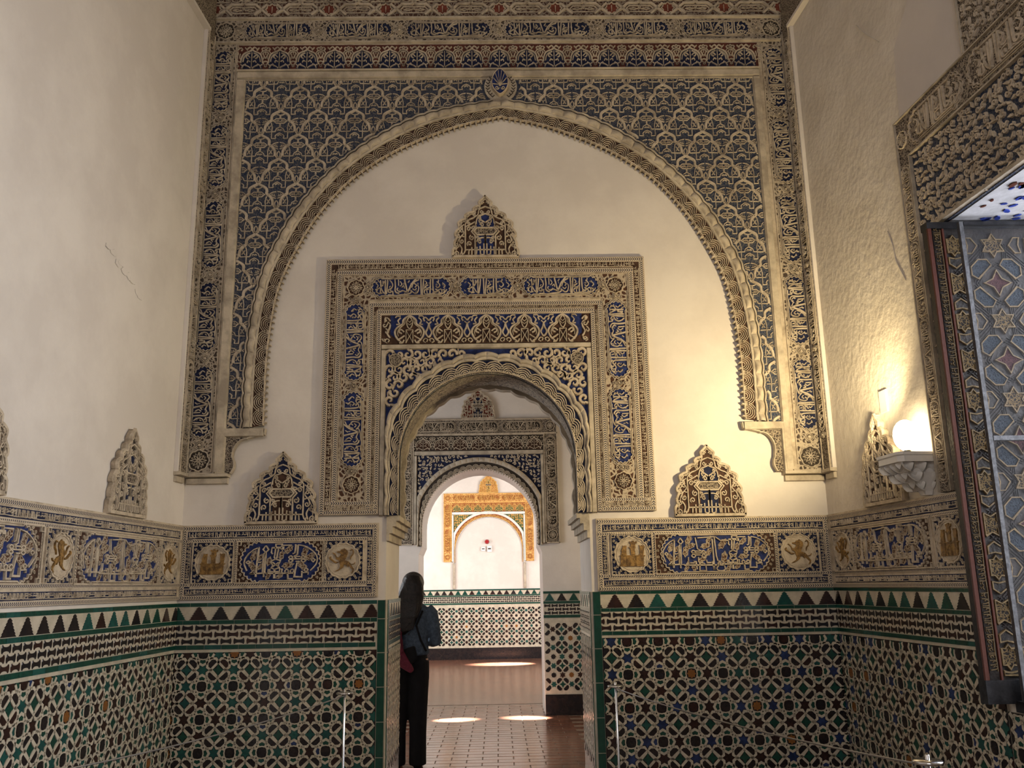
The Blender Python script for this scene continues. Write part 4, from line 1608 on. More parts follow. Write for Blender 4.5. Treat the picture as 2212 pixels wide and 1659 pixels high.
INT = ['w24 -100,345 240,215 330,130 480,130 640,-20', 'w24 -150,130 345,325', 'w9 -300,230 350,178 520,178', 'w9 -300,230 350,285 520,285', 'w7 -350,230 420,212 480,230 420,248 350,230', 'w7 520,180 505,205 520,228', 'w7 500,232 480,222',
       'w8 -160,20 230,20 300,85 160,85 90,20', 'w8 -60,85 130,85 200,60', 'w9 330,60 400,90 470,60']
key = MB('stucco_aged')
ki = .478 / 900
key.box(-.239, -.066, .239, .154, -.002, .0008, 'interlace_ground')
for fl in (1, -1):
    for pts, ww in strokes_of(INT, lambda p: (fl * (p[0] - 520) * ki, -(p[1] - 228) * ki), .01):
        key.ribbon(pts, ww, 0, .014 if ww > .02 else .009, 'stucco_aged', top=.75)
key_mesh = key.mesh('interlace_motif')
st = MB('stucco_aged')
st.plate(star(0, 0, .052, .040, 8), 0, .004, 'red')
st.ribbon(star(0, 0, .056, .043, 8), .009, 0, .012, 'stucco_aged', True)
st.ribbon([(0, -.03), (0, .03)], [.004, .010], .002, .008, 'stucco_aged')
st_mesh = st.mesh('red_star')
mb = MB('stucco_aged')
mb.box(X0, 6.283, X1, 6.75, 0, D0, 'stucco_aged')
obj('interlace_bed', mb, BACK.at(0, 0), big)
for k in range(-1, 11):
    x = -2.09 + .478 * k
    if X0 < x - .2 and x + .2 < X1 + .05:
        obj('interlace_motif', key_mesh, BACK.at(x, 6.352, D0), big)
        obj('interlace_motif', key_mesh, BACK.at(x, 6.66, D0, 0, 1, -1), big)
    if X0 < x + .239 < X1:
        obj('red_star', st_mesh, BACK.at(x + .239, 6.354, D0 + .002), big)
# shell at the crown
mb = MB('moulding')
mb.plate(circle(0, .0, .135, 28, .14), 0, .012, 'moulding')
for sgn in (1, -1):
    for i in range(9):
        a = -.9 + i * .24
        x, y = sgn * .108 * math.cos(a), .112 * math.sin(a)
        mb.ribbon([(x - sgn * .016, y + .012), (x, y - .004), (x + sgn * .016, y + .012)], .006, .012, .018, 'umber')
obj('shell_collar', mb, BACK.at(AX, 5.615, D0), big)
mb = MB('stucco')
out = cr([(0, -.095), (-.045, -.055), (-.066, .0), (-.060, .06), (-.03, .115), (0, .135), (.03, .115), (.060, .06), (.066, .0), (.045, -.055)], 4, True)
mb.plate(out, 0, .05, 'blue', 0, 'stucco')
mb.ribbon(out, .008, .03, .058, 'stucco', True)
for i in range(7):
    a = PI * (i + .5) / 7
    if i in (0,):
        continue
for i in range(8):
    a = PI * i / 7
    mb.ribbon([(.012 * math.cos(a), -.01 + .012 * math.sin(a)), (.060 * math.cos(a), -.005 + .125 * math.sin(a))], .0045, .05, .060, 'stucco')
mb.plate(circle(0, -.012, .014, 12), .05, .066, 'stucco')
for sgn in (1, -1):
    mb.ribbon(spiral(sgn * .024, -.04, .018, 0 if sgn < 0 else PI, 1.3, sgn, 10), .006, .05, .058, 'stucco')
obj('shell', mb, BACK.at(AX - .005, 5.617, D0 + .012), big, 'deep blue scallop shell with cream ribs')

# corbelled feet
for sgn in (-1, 1):
    mb = MB('moulding')
    if sgn < 0:
        xa, xb, xc = -2.113, -1.745, 2.44
    else:
        xa, xb, xc = 2.23, 1.865, 2.40
    f = lambda d: xa - sgn * d                 # distance from the outer edge towards the middle
    lo = xc
    L = abs(xb - xa)
    pts = [(f(.0), SPR), (f(L), SPR), (f(L - .004), SPR - .04), (f(.24), SPR - .07)]
    for i in range(9):
        a = PI / 2 * i / 8
        pts.append((f(.235 - .105 * math.sin(a)), SPR - .075 - .13 * (1 - math.cos(a))))
    for i in range(1, 8):
        a = PI * i / 7
        pts.append((f(.125 + .025 * math.sin(a)), lo + .13 * (1 - i / 7)))
    pts.append((f(0), lo))
    mb.plate(pts, 0, D0, 'umber_carved', 0, 'moulding')
    mb.ribbon(pts[1:-1], .012, .02, .058, 'moulding')
    mb.ribbon([(f(.045), lo), (f(.045), SPR - .028), (f(L - .01), SPR - .028)], .07, D0, .070, 'moulding', top=.8)
    obj('corbel', mb, BACK.at(0, 0), big)
    mb = MB('moulding')
    a, b = (X0, -2.0) if sgn < 0 else (2.15, X1)
    mb.box(a, lo - .028, b, lo + .006, 0, .066, 'moulding', .006)
    mb.box(a + .01, lo - .075, b - .01, lo - .028, 0, .028, 'moulding', .004)
    obj('foot_moulding', mb, BACK.at(0, 0), big)

# the same inscription returns along both side walls
for fr, sg, z0, side in ((LEFT, -1, 2.44, 'left'), (RIGHT, 1, 2.40, 'right')):
    t = thing('corner_band', fr.at(0, z0), 'narrow carved upright band on the %s wall tight in the corner' % side, 'stucco band')
    f = (lambda a, b: (-b, -a)) if sg < 0 else (lambda a, b: (a, b))
    a, b = f(.075, .205)
    mb = MB('stucco_aged')
    mb.box(a, z0, b, 6.08, 0, .035, 'umber_carved')
    mb.box(f(.075, .085)[0], z0, f(.075, .085)[1], 6.08, .035, .042, 'stucco_aged')
    mb.box(f(.193, .205)[0], z0, f(.193, .205)[1], 6.08, .035, .042, 'stucco_aged')
    mb.box(f(.09, 3.2)[0], 6.08, f(.09, 3.2)[1], 6.75, 0, .035, 'umber_carved')
    mb.box(f(.205, 3.2)[0], 6.055, f(.205, 3.2)[1], 6.08, 0, .05, 'plaster')
    mb.box(f(.205, .225)[0], z0, f(.205, .225)[1], 6.08, 0, .03, 'plaster')
    obj('band_bed', mb, fr.at(0, 0), t)
    for p, q in zip(zb, zb[1:]):
        put_cart(t, fr, sg * .140, (p + q) / 2, p - q - .1, .095, 'umber', .035, PI / 2 * -sg, 'stucco_aged')
    for z in zb[1:]:
        obj('boss', boss_mesh(.022, 'stucco_aged'), fr.at(sg * .140, z, .035, PI / 2), t)
    mb = MB('moulding')
    mb.box(f(.07, .225)[0], z0 - .028, f(.07, .225)[1], z0 + .006, 0, .05, 'moulding', .006)
    mb.box(f(.07, .215)[0], z0 - .075, f(.07, .215)[1], z0 - .028, 0, .022, 'moulding', .004)
    obj('foot_moulding', mb, fr.at(0, 0), t)


# ------------------------------------------------------------------ surround of the near doorway
carved('brown_scroll', (.07, .032, .02), (.44, .37, .28), 26, .15, 1.0)
carved('pierced', (.02, .022, .045), (.42, .365, .29), 36, .17, 1.0)
carved('pierced_grey', (.06, .055, .06), (.34, .30, .25), 42, .24, 1.0)
ds = thing('door_surround', BACK.at(DC, 2.12), 'stucco surround with blue inscriptions and a scalloped arch framing the near doorway', 'door surround')
H = .03
ZT, ZB, HW = 4.126, 2.122, 1.255
mb = MB('stucco')
mb.box(DC - HW, 3.662, DC + HW, ZT, 0, H, 'stucco')
mb.box(DC - HW, ZB, DC - .815, 3.662, 0, H, 'stucco')
mb.box(DC + .815, ZB, DC + HW, 3.662, 0, H, 'stucco')
obj('surround_bed', mb, BACK.at(0, 0), ds)


def portal_strip(mb, d0, d1, m, top, h):
    """a band at distance d0..d1 inside the outer edge, over the top and down both legs"""
    z0, z1 = ZT - d0 * top, ZT - d1 * top
    mb.strip(DC - HW + d0, z1, DC + HW - d0, z0, H, H + h, m)
    mb.strip(DC - HW + d0, ZB + .004, DC - HW + d1, z1, H, H + h, m)
    mb.strip(DC + HW - d1, ZB + .004, DC + HW - d0, z1, H, H + h, m)


rp = MB('rope')
for d0, d1 in ((.006, .036), (.094, .124), (.350, .378), (.408, .436)):
    portal_strip(rp, d0, d1, 'rope', 1.04, .004)
for sx in (-1, 1):
    a, b = (DC - HW, DC - .815) if sx < 0 else (DC + .815, DC + HW)
    for z in (ZB + .004, ZB + .072):
        rp.strip(a + .036, z, b - .01, z + .026, H, H + .0052, 'rope')
obj('rope_border', rp, BACK.at(0, 0), ds, kind='stuff')
gb = MB('brown')
for d0, d1 in ((.042, .088), (.381, .405)):
    portal_strip(gb, d0, d1, 'brown', 1.04, .0006)
portal_strip(gb, .134, .342, 'brown_scroll', 1.0, .0006)
obj('band_ground', gb, BACK.at(0, 0), ds, kind='stuff')
mini_run(ds, BACK, DC - HW + .09, ZT - .090, DC + HW - .09, ZT - .044, H + .001)
mini_run(ds, BACK, DC - HW + .41, ZT - .422, DC + HW - .41, ZT - .394, H + .001)
for sx in (-1, 1):
    for d0, d1, top in ((.042, .088, ZT - .1), (.381, .405, ZT - .43)):
        a, b = (DC - HW + d0, DC - HW + d1) if sx < 0 else (DC + HW - d1, DC + HW - d0)
        mini_run(ds, BACK, a, ZB + .03, b, top, H + .001)
    a, b = (DC - HW + .05, DC - .825) if sx < 0 else (DC + .825, DC + HW - .05)
    mini_run(ds, BACK, a, ZB + .032, b, ZB + .070, H + .001)
fl = MB('stucco')
for d in (.131, .141, .338, .346):
    for a, b, c, e in ((DC - HW + d, ZT - d, DC + HW - d, ZT - d), (DC - HW + d, ZB + .1, DC - HW + d, ZT - d), (DC + HW - d, ZB + .1, DC + HW - d, ZT - d)):
        if (d < .2 or True):
            fl.ribbon([(a, b), (c, e)], .006, H, H + .007, 'stucco')
obj('fillet', fl, BACK.at(0, 0), ds, kind='stuff')
ZC = ZT - .238                                   # middle of the great inscription
XL, XR = DC - HW + .238, DC + HW - .238
for a, b in ((-.965, -.355), (-.275, .130), (.222, .812)):
    put_cart(ds, BACK, (a + b) / 2, ZC, b - a, .150, 'blue', H + .001)
for x in (-1.0, -.315, .176, .848):
    obj('boss', boss_mesh(.026, 'stucco'), BACK.at(x, ZC, H), ds)
for x, rr in ((XL, PI / 2), (XR, -PI / 2)):
    for z0, z1 in ((3.143, 3.752), (2.480, 3.050)):
        put_cart(ds, BACK, x, (z0 + z1) / 2, z1 - z0, .150, 'blue', H + .001, rr)
    for z in (3.790, 3.097, 2.446):
        obj('boss', boss_mesh(.024, 'stucco'), BACK.at(x, z, H, PI / 2), ds)
    for z in (ZC, 2.345):
        obj('rosette', rosette_mesh(.066, 'stucco', 'brown'), BACK.at(x, z, H), ds)

# lintel panel of leafy arches
LIN = ['w18 570,140 500,178 450,230 440,300 340,365 295,450 325,550 372,612', 'w7 540,150 490,210 475,300 390,370 345,450 360,530', 'w7 -505,412 505,662', 'w6 -505,412 570,412', 'w6 -505,655 570,530', 'w6 -505,420 570,540', 'w14 470,450 400,400 370,450 430,480', 'w13 480,520 420,560 365,600 420,640',
       'w13 470,600 440,650 380,655', 'w9 570,150 520,230 515,300 545,370 570,390', 'w6 -530,230 570,270', 'w6 -520,280 570,320', 'w6 -570,170 530,215', 'w15 207,560 150,470 190,380 207,310', 'w13 207,240 150,180 105,200 130,250', 'w11 207,300 160,260', 'w9 150,655 105,625 140,580 190,600 165,640', 'w12 400,180 350,240 380,300 320,310', 'w10 300,180 330,150 400,150']
kl = .298 / 725
lin = MB('stucco')
lin.box(-.149, -.116, .149, .116, -.001, 0, 'brown')
ap = [((p[0] - 570) * kl, -(p[1] - 400) * .232 / 545) for p in cr(P('570,140 500,178 450,230 440,300 340,365 295,450 325,550 372,612'), 3)]
for sx in (-1, 1):
    top = [(sx * abs(x), y) for x, y in ap]
    lin.plate(top + [(sx * .149, -.04), (sx * .149, .116), (0, .116)], 0, .0006, 'blue')
for sx in (1, -1):
    for pts, ww in strokes_of(LIN, lambda p: (sx * (p[0] - 570) * kl, -(p[1] - 400) * .232 / 545), .008):
        lin.ribbon(pts, ww, 0, .013, 'stucco')
lin_mesh = lin.mesh('lintel_motif')
mb = MB('stucco')
mb.box(DC - .815, 3.43, DC + .815, 3.662, 0, .022, 'brown')
obj('lintel_bed', mb, BACK.at(0, 0), ds)
for k in range(-2, 3):
    obj('lintel_motif', lin_mesh, BACK.at(DC + .298 * k, 3.546, .023), ds)
for sx in (-1, 1):
    mb = MB('stucco')
    curls(mb, [(-.035, -.10, .030, .10)], .05, .018, .011, 0, .012, 'stucco', 4)
    obj('lintel_end', mb, BACK.at(DC + sx * .780, 3.546, .023), ds, kind='stuff')
# plain cream moulding
for a, b, c, d in ((DC - .815, 3.385, DC + .815, 3.428), (DC - .815, ZB - .01, DC - .772, 3.385), (DC + .772, ZB - .01, DC + .815, 3.385)):
    mb = MB('moulding')
    mb.box(a, b, c, d, 0, .036, 'moulding', .006)
    obj('inner_moulding', mb, BACK.at(0, 0), ds)


def arc_profile(cx_r, zc, r, xmax, zfoot, n=200):
    pts = []
    L1, L2 = r * PI / 2, zc - zfoot
    for i in range(n + 1):
        t = i / n * (L1 + L2)
        if t <= L1:
            a = PI / 2 - t / r
            p = (r * math.cos(a), zc + r * math.sin(a))
        else:
            p = (r, zc - (t - L1))
        pts.append((min(p[0], xmax), p[1]))
    return pts


DR = Ring(arc_profile(0, 2.53, .822, .772, 2.115), arc_profile(0, 2.53, .666, 9, 2.115), .74 * PI / 2 + .415, DC)
for sgn in (-1, 1):
    edge = [DR(sgn * DR.L * i / 50 * .84, .03) for i in range(51)]
    mb = MB('blue')
    mb.plate([(DC, 3.385)] + edge + [(DC + sgn * .772, edge[-1][1]), (DC + sgn * .772, 3.385)], 0, .010, 'blue')
    o = obj('spandrel_ground', mb, BACK.at(0, 0), ds)
    fo = MB('stucco')
    inside = lambda x, y: abs(x - DC) < .752 and y < 3.36 and math.hypot(x - DC, y - 2.53) > .838
    q = random.Random(11)
    for j in range(11):
        for i in range(11):
            x, y = DC + sgn * (.742 - i * .068 + (j % 2) * .030), 3.345 - j * .060
            if not inside(x, y):
                continue
            a = q.uniform(0, 6.3)
            fo.ribbon(spiral(x, y, .040, a, 1.05, q.choice((1, -1)), 12, .15), [.026] * 8 + [.022, .018, .014, .011, .009], .010, .034, 'stucco')
            fo.ribbon(cr([(x + .030 * math.cos(a), y + .030 * math.sin(a)), (x + .05 * math.cos(a + .5), y + .05 * math.sin(a + .5)), (x + .062 * math.cos(a + 1.0), y + .062 * math.sin(a + 1.0))], 3), [.018, .024, .027, .024, .018, .010, .005], .010, .030, 'stucco')
    cone = cr([(0, -.055), (-.042, -.02), (-.045, .02), (-.02, .042), (.02, .042), (.045, .02), (.042, -.02)], 3, True)
    fo.plate([(DC + sgn * .700 + x, 3.300 + y) for x, y in cone], .012, .040, 'umber_carved', .006)
    fo.ribbon([(DC + sgn * .700 + x, 3.300 + y) for x, y in cone], .009, .012, .044, 'stucco', True)
    obj('foliage', fo, BACK.at(0, 0), ds)
mb = MB('moulding')
cusp = lambda s: .13 * (1 - abs(math.sin(PI * s / .170 + PI / 2)) ** .7)
ring_band(mb, DR, -.02, .20, 0, .046, 'moulding', 720, scallop(.170, .016), cusp)
ring_band(mb, DR, .20, .36, 0, .040, 'moulding', 720, scallop(.170, .008), cusp)
obj('scalloped_archivolt', mb, BACK.at(0, 0), ds)
mb = MB('dark_blue')
ring_band(mb, DR, .40, 1.0, 0, .026, 'dark_blue')
obj('lace_ground', mb, BACK.at(0, 0), ds)
mb = MB('stucco')
lace(mb, DR, .40, .094, 26, (.018, .033, .050, .066, .084), .0088, .026, .042, 'stucco')
ring_band(mb, DR, .95, 1.0, .0, .044, 'stucco', 200, scallop(.035, .008))
obj('lace_work', mb, BACK.at(0, 0), ds)
# carved soffit of the arch and lobed fringe at its back
mb = MB('pierced')
n = 56
op = [(DC - .658, 2.12)] + [(DC - .658 * math.cos(PI * i / n), 2.53 + .658 * math.sin(PI * i / n)) for i in range(n + 1)] + [(DC + .658, 2.12)]
ob_ = [(DC + (p[0] - DC) * 1.10, 2.53 + (p[1] - 2.53) * (1.10 if p[1] > 2.53 else 1)) for p in op]
vs = [(p[0], 6.602, p[1]) for p in op] + [(p[0], 7.28, p[1]) for p in ob_]
m_ = len(op)
mb.solid(vs, [(i, i + 1, m_ + i + 1, m_ + i) for i in range(m_ - 1)], 'pierced')
q = random.Random(2)
for i in range(520):                              # small raised leaves of the soffit
    t, y = q.uniform(.02, .98), q.uniform(6.63, 7.25)
    a = PI * t
    l, w = q.uniform(.012, .03), q.uniform(.004, .007)
    vs = []
    for da, dy, r in ((-l, 0, .657), (0, -w, .650), (l, 0, .657), (0, w, .650)):
        b = a + da / .66
        r *= 1 + .10 * (y + dy - 6.602) / .678
        vs.append((DC - r * math.cos(b), y + dy, 2.53 + r * math.sin(b)))
    mb.solid(vs, [(0, 1, 2, 3)], 'stucco')
obj('carved_soffit', mb, Matrix(), ds)
mb = MB('moulding')
ob, ib = [], []
for i in range(241):
    t = i / 240 * (PI + 1.0) - .5
    lob = .014 * abs(math.sin(t * 17)) + .012 * abs(math.sin(t * 8.5 + .4)) - .01
    if t < 0:
        ob.append((DC - .727, 2.53 + t * .8)); ib.append((DC - .705 + lob, 2.53 + t * .8))
    elif t > PI:
        ob.append((DC + .727, 2.53 - (t - PI) * .8)); ib.append((DC + .705 - lob, 2.53 - (t - PI) * .8))
    else:
        ob.append((DC - .727 * math.cos(t), 2.53 + .727 * math.sin(t))); ib.append((DC - (.705 - lob) * math.cos(t), 2.53 + (.705 - lob) * math.sin(t)))
k = len(ob)
vs = [(p[0], 7.30, p[1]) for p in ob] + [(p[0], 7.30, p[1]) for p in ib] + [(p[0], 7.40, p[1]) for p in ob] + [(p[0], 7.40, p[1]) for p in ib]
fs = []
for i in range(k - 1):
    fs += [(i, i + 1, k + i + 1, k + i), (2 * k + i, 3 * k + i, 3 * k + i + 1, 2 * k + i + 1), (k + i, k + i + 1, 3 * k + i + 1, 3 * k + i)]
mb.solid(vs, fs, 'moulding')
obj('lobed_fringe', mb, Matrix(), ds)
for sx in (-1, 1):
    mb = MB('moulding')
    x0 = DC + sx * .7525
    for i, (w, z0, z1) in enumerate(((.095, 2.075, 2.115), (.070, 2.035, 2.075), (.045, 1.985, 2.035), (.020, 1.93, 1.985))):
        a, b = sorted((x0, x0 - sx * w))
        vs = [(x, y, z) for z in (z0, z1) for x, y in ((a, 6.585), (b, 6.585), (b, 7.445), (a, 7.445))]
        mb.solid(vs, [(3, 2, 1, 0), (4, 5, 6, 7), (0, 1, 5, 4), (1, 2, 6, 5), (2, 3, 7, 6), (3, 0, 4, 7)], 'moulding')
    obj('impost', mb, Matrix(), ds)


# ------------------------------------------------------------------ the two surrounds further back
def gallery(label, fr, cx, hw, ztop, lw, rails, R, zc, ringw, m, g_in, g_sp, g_a, g_b, mo_m, lace_m, zfoot=2.12):
    t = thing('door_surround', fr.at(cx, zfoot), label, 'door surround')
    H = .03
    z1, z2, z3, z4 = rails                       # foot of inscription, top / foot of arcade band, foot of moulding
    mb = MB(m)
    mb.box(cx - hw, z1, cx + hw, ztop, 0, H, g_in)
    mb.box(cx - hw, zfoot, cx - hw + lw, z1, 0, H, g_in)
    mb.box(cx + hw - lw, zfoot, cx + hw, z1, 0, H, g_in)
    mb.box(cx - hw + lw, z3, cx + hw - lw, z1, 0, H, m)
    obj('surround_bed', mb, fr.at(0, 0), t)
    e = MB(m)
    for a, b, c, d in ((cx - hw, ztop - .014, cx + hw, ztop), (cx - hw, z1 - .004, cx + hw, z1 + .012), (cx - hw, zfoot, cx - hw + .012, ztop), (cx + hw - .012, zfoot, cx + hw, ztop),
                       (cx - hw + lw - .012, zfoot, cx - hw + lw, z1), (cx + hw - lw, zfoot, cx + hw - lw + .012, z1), (cx - hw, zfoot, cx - hw + lw, zfoot + .012), (cx + hw - lw, zfoot, cx + hw, zfoot + .012)):
        e.box(a, b, c, d, H, H + .012, m)
    obj('edge_fillet', e, fr.at(0, 0), t, kind='stuff')
    ch = lw * .66
    zc_ = (z1 + ztop) / 2
    n = 3
    seg = (2 * hw - 2 * lw) / n
    for k in range(n):
        put_cart(t, fr, cx - hw + lw + seg * (k + .5), zc_, seg - .07, ch, g_a, H, 0, m)
    for sx in (-1, 1):
        x = cx + sx * (hw - lw / 2)
        obj('rosette', rosette_mesh(ch * .5, m, g_a), fr.at(x, zc_, H), t)
        L = (z1 - zfoot - .22) / 2
        for k in range(2):
            put_cart(t, fr, x, zfoot + .2 + L * (k + .5), L - .06, ch, g_a, H, sx * -PI / 2, m)
        obj('rosette', rosette_mesh(ch * .5, m, g_a), fr.at(x, zfoot + .105, H), t)
    na = round((2 * hw - 2 * lw) / .23)
    per = (2 * hw - 2 * lw) / na
    for k in range(na):
        obj('arcade_motif', arcade_mesh(per, z2 - z3, m, g_a, g_b), fr.at(cx - hw + lw + per * (k + .5), (z2 + z3) / 2, H + .002), t)
    iw = hw - lw
    for a, b, c, d in ((cx - iw, z4, cx + iw, z3), (cx - iw, zfoot, cx - iw + .045, z4), (cx + iw - .045, zfoot, cx + iw, z4)):
        mo = MB(mo_m)
        mo.box(a, b, c, d, 0, .045, mo_m, .008)
        obj('inner_moulding', mo, fr.at(0, 0), t)
    RG = Ring(arc_profile(0, zc, R + ringw, iw - .047, 2.1), arc_profile(0, zc, R + .002, 9, 2.1), (R + ringw * .5) * PI / 2 + zc - 2.1, cx)
    for sgn in (-1, 1):
        edge = [RG(sgn * RG.L * i / 40 * .8, .03) for i in range(41)]
        mb = MB(g_sp)
        mb.plate([(cx, z4)] + edge + [(cx + sgn * (iw - .045), edge[-1][1]), (cx + sgn * (iw - .045), z4)], 0, .012, g_sp)
        obj('spandrel_ground', mb, fr.at(0, 0), t)
        mb = MB(m)
        ins = lambda x, y: abs(x - cx) < iw - .06 and y < z4 - .012 and math.hypot(x - cx, y - zc) > R + ringw + .02
        a, b = sorted((cx, cx + sgn * (iw - .05)))
        curls(mb, [(a, zc, b, z4)], .050, .021, .014, .012, .024, m, 6, ins)
        obj('foliage', mb, fr.at(0, 0), t)
    mb = MB(mo_m)
    ring_band(mb, RG, 0, .42, 0, .045, mo_m, 500, scallop(.075, .014))
    obj('scalloped_archivolt', mb, fr.at(0, 0), t)
    mb = MB(m)
    ring_band(mb, RG, .42, 1, 0, .03, g_a)
    lace(mb, RG, .45, ringw * .55, 34, (.018, .034, .050), .009, .03, .042, m)
    obj('lace_work', mb, fr.at(0, 0), t)
    mb = MB(mo_m)
    for i in range(80):
        s = RG.L * (2 * (i + .5) / 80 - 1)
        mb.plate([RG(s - .013, 1.0), RG(s + .013, 1.0), RG(s + .006, 1.16), RG(s - .006, 1.16)], 0, .035, mo_m, .001)
    obj('fringe', mb, fr.at(0, 0), t, kind='stuff')
    return t


gallery('shadowed brown stucco surround of the second doorway, seen through the first', MID, -.245, 1.045, 3.765, .185, (3.562, 3.545, 3.345, 3.285), .755, 2.35, .145, 'stucco', 'umber_carved', 'dark_blue', 'umber', 'brown', 'moulding', 'stucco')
gallery('golden stucco surround of the far niche, seen through two doorways', FAR, -.22, 1.025, 3.66, .185, (3.455, 3.44, 3.24, 3.175), .76, 2.36, .13, 'gold_stucco', 'gold_carved', 'gold_green', 'gold_red', 'gold_green', 'porcelain', 'gold_stucco', 2.12)
# shallow niche edge below the golden arch
nl = thing('niche_edge', FAR.at(-.2, 0), 'slim cream upright edges of the far niche down to the tiles', 'niche')
for sx in (-1, 1):
    mb = MB('moulding')
    mb.box(-.21 + sx * .80 - .03, 1.52, -.21 + sx * .80 + .03, 2.09, 0, .05, 'moulding', .008)
    obj('edge_strip', mb, FAR.at(0, 0), nl)
al = thing('alarm_beacon', FAR.at(-.26, 2.50), 'small dark red alarm beacon on the far niche wall', 'alarm')
mb = MB('plastic_white')
mb.plate(circle(0, 0, .055, 18), 0, .03, 'plastic_white')
obj('beacon_base', mb, FAR.at(-.26, 2.56), al)
mb = MB('lamp_red')
mb.plate(circle(0, 0, .055, 18), .03, .09, 'lamp_red', .018)
obj('beacon_lens', mb, FAR.at(-.26, 2.56), al)
for x, w, h, lab in ((-.345, .10, .10, 'left white box under the red beacon on the far wall'), (-.205, .11, .15, 'right, taller white box under the red beacon on the far wall')):
    b = thing('junction_box', FAR.at(x, 2.40), lab, 'box')
    mb = MB('plastic_white')
    mb.box(-w / 2, -h / 2, w / 2, h / 2, 0, .05, 'plastic_white', .006)
    obj('box_body', mb, FAR.at(x, 2.40), b)
    mb = MB('umber')
    mb.box(-w * .3, -h * .08, w * .3, h * .12, .05, .053, 'umber')
    obj('box_window', mb, FAR.at(x, 2.40), b)


# ------------------------------------------------------------------ window in the right wall: surround, shutter, glazed screen
ws = thing('window_surround', RIGHT.at(WT0, WZ1), 'carved stucco surround with dark arabesque field round the right wall window', 'window surround')
mb = MB('stucco')
mb.box(1.57, 2.075, 1.70, 4.40, 0, .03, 'umber_carved')
mb.box(1.70, 4.125, 3.75, 4.40, 0, .03, 'umber_carved')
mb.box(1.70, 2.075, 1.90, 4.125, 0, .022, 'slate_carved')
mb.box(1.90, WZ1, 3.5, 4.125, 0, .022, 'slate_carved')
mb.box(2.33, 4.42, 3.75, 6.0, 0, .03, 'umber_carved')
obj('surround_bed', mb, RIGHT.at(0, 0), ws)
for a, b, c, d, h in ((1.566, 2.075, 1.580, 4.405, .045), (1.692, 2.075, 1.706, 4.132, .045), (1.566, 4.392, 3.75, 4.406, .045), (1.692, 4.118, 3.75, 4.134, .045), (2.325, 4.406, 2.338, 6.0, .045), (1.90, WZ1 + .004, 3.5, WZ1 + .03, .05)):
    mb = MB('moulding')
    mb.box(a, b, c, d, 0, h, 'moulding', .003)
    obj('edge_moulding', mb, RIGHT.at(0, 0), ws)
mb = MB('stucco')
curls(mb, [(1.725, 3.60, 3.0, 4.11), (1.725, 2.1, 1.88, 3.6)], .046, .020, .0115, .022, .036, 'stucco', 8)
obj('arabesque_field', mb, RIGHT.at(0, 0), ws, kind='stuff')
mb = MB('stucco')
curls(mb, [(2.35, 4.43, 3.4, 5.4)], .050, .021, .012, .03, .042, 'stucco_aged', 9)
obj('upper_field', mb, RIGHT.at(0, 0), ws, kind='stuff')
for k in range(3):
    put_cart(ws, RIGHT, 1.86 + .62 * k + .14, 4.262, .54, .20, 'umber_carved', .03)
for k in range(4):
    put_cart(ws, RIGHT, 1.636, 3.84 - .49 * k, .46, .088, 'umber_carved', .03, -PI / 2)
obj('rosette', rosette_mesh(.055, 'stucco', 'umber'), RIGHT.at(1.636, 4.262, .03), ws)
# painted soffit of the window head
mat('soffit_white', (.50, .50, .53), .7, .1, 9, .2, 30)
so = thing('window_soffit', RIGHT.at(2.6, WZ1), 'blue and white painted soffit of the window head lit by daylight', 'soffit')
mb = MB('soffit_white')
mb.solid([(WT0 + .002, -.0, WZ1 - .004), (WT1 - .002, -.0, WZ1 - .004), (WT1 - .002, WTH, WZ1 - .004), (WT0 + .002, WTH, WZ1 - .004)], [(3, 2, 1, 0)], 'soffit_white')
obj('soffit_bed', mb, RIGHT.at(0, 0), so)
q = random.Random(12)
tb = [MB('tile_blue2'), MB('wood_red_edge')]
mat('tile_blue2', (.03, .06, .36), .4, .2, 14, .1, 25)
for i in range(130):
    k = 0 if q.random() < .75 else 1
    x, y, a, r = q.uniform(WT0 + .04, WT1 - .04), q.uniform(.02, WTH - .05), q.uniform(0, PI), q.uniform(.016, .034)
    pts = [(x + r * c * math.cos(a) - r * .5 * d * math.sin(a), y + r * c * math.sin(a) + r * .5 * d * math.cos(a)) for c, d in ((-1, -.3), (-.3, -1), (.6, -.8), (1, .2), (.4, 1), (-.6, .8))]
    n0 = len(pts)
    tb[k].solid([(p[0], p[1], WZ1 - .005) for p in pts] + [(p[0], p[1], WZ1 - .010) for p in pts], [tuple(range(2 * n0 - 1, n0 - 1, -1))] + [(j, (j + 1) % n0, n0 + (j + 1) % n0, n0 + j) for j in range(n0)], tb[k].mats[0])
obj('blue_leaf_inlay', tb[0], RIGHT.at(0, 0), so, kind='stuff')
obj('brown_leaf_inlay', tb[1], RIGHT.at(0, 0), so, kind='stuff')

# wooden shutter folded back against the window's far reveal, it faces the room's near end
SX, SY = 2.452, 4.640                           # free edge of the leaf, and its face
SH = Frame(SX, SY, 0)
SZ0, SZ1, SW = .992, 3.562, .80
sh = thing('window_shutter', SH.at(0, SZ0), 'dark wooden window shutter inlaid with gilded stars and blue hexagons', 'shutter')
mb = MB('wood')
mb.box(0, SZ0, SW, SZ1, -.045, 0, 'wood')
obj('leaf', mb, SH.at(0, 0), sh)
mb = MB('wood_red_edge')
mb.box(0, SZ0, .024, SZ1, 0, .012, 'wood_red_edge', .002)
obj('edge_board', mb, SH.at(0, 0), sh)
mb = MB('dark_gold_carved')
mb.box(.030, SZ0 + .13, .078, SZ1 - .045, 0, .006, 'wood')
obj('inscription_strip', mb, SH.at(0, 0), sh)
for k in range(12):
    obj('gilded_lettering', mini_mesh(.046, 'gold_line', k % 3), SH.at(.054, SZ0 + .14 + k * .199, .006, PI / 2), sh)
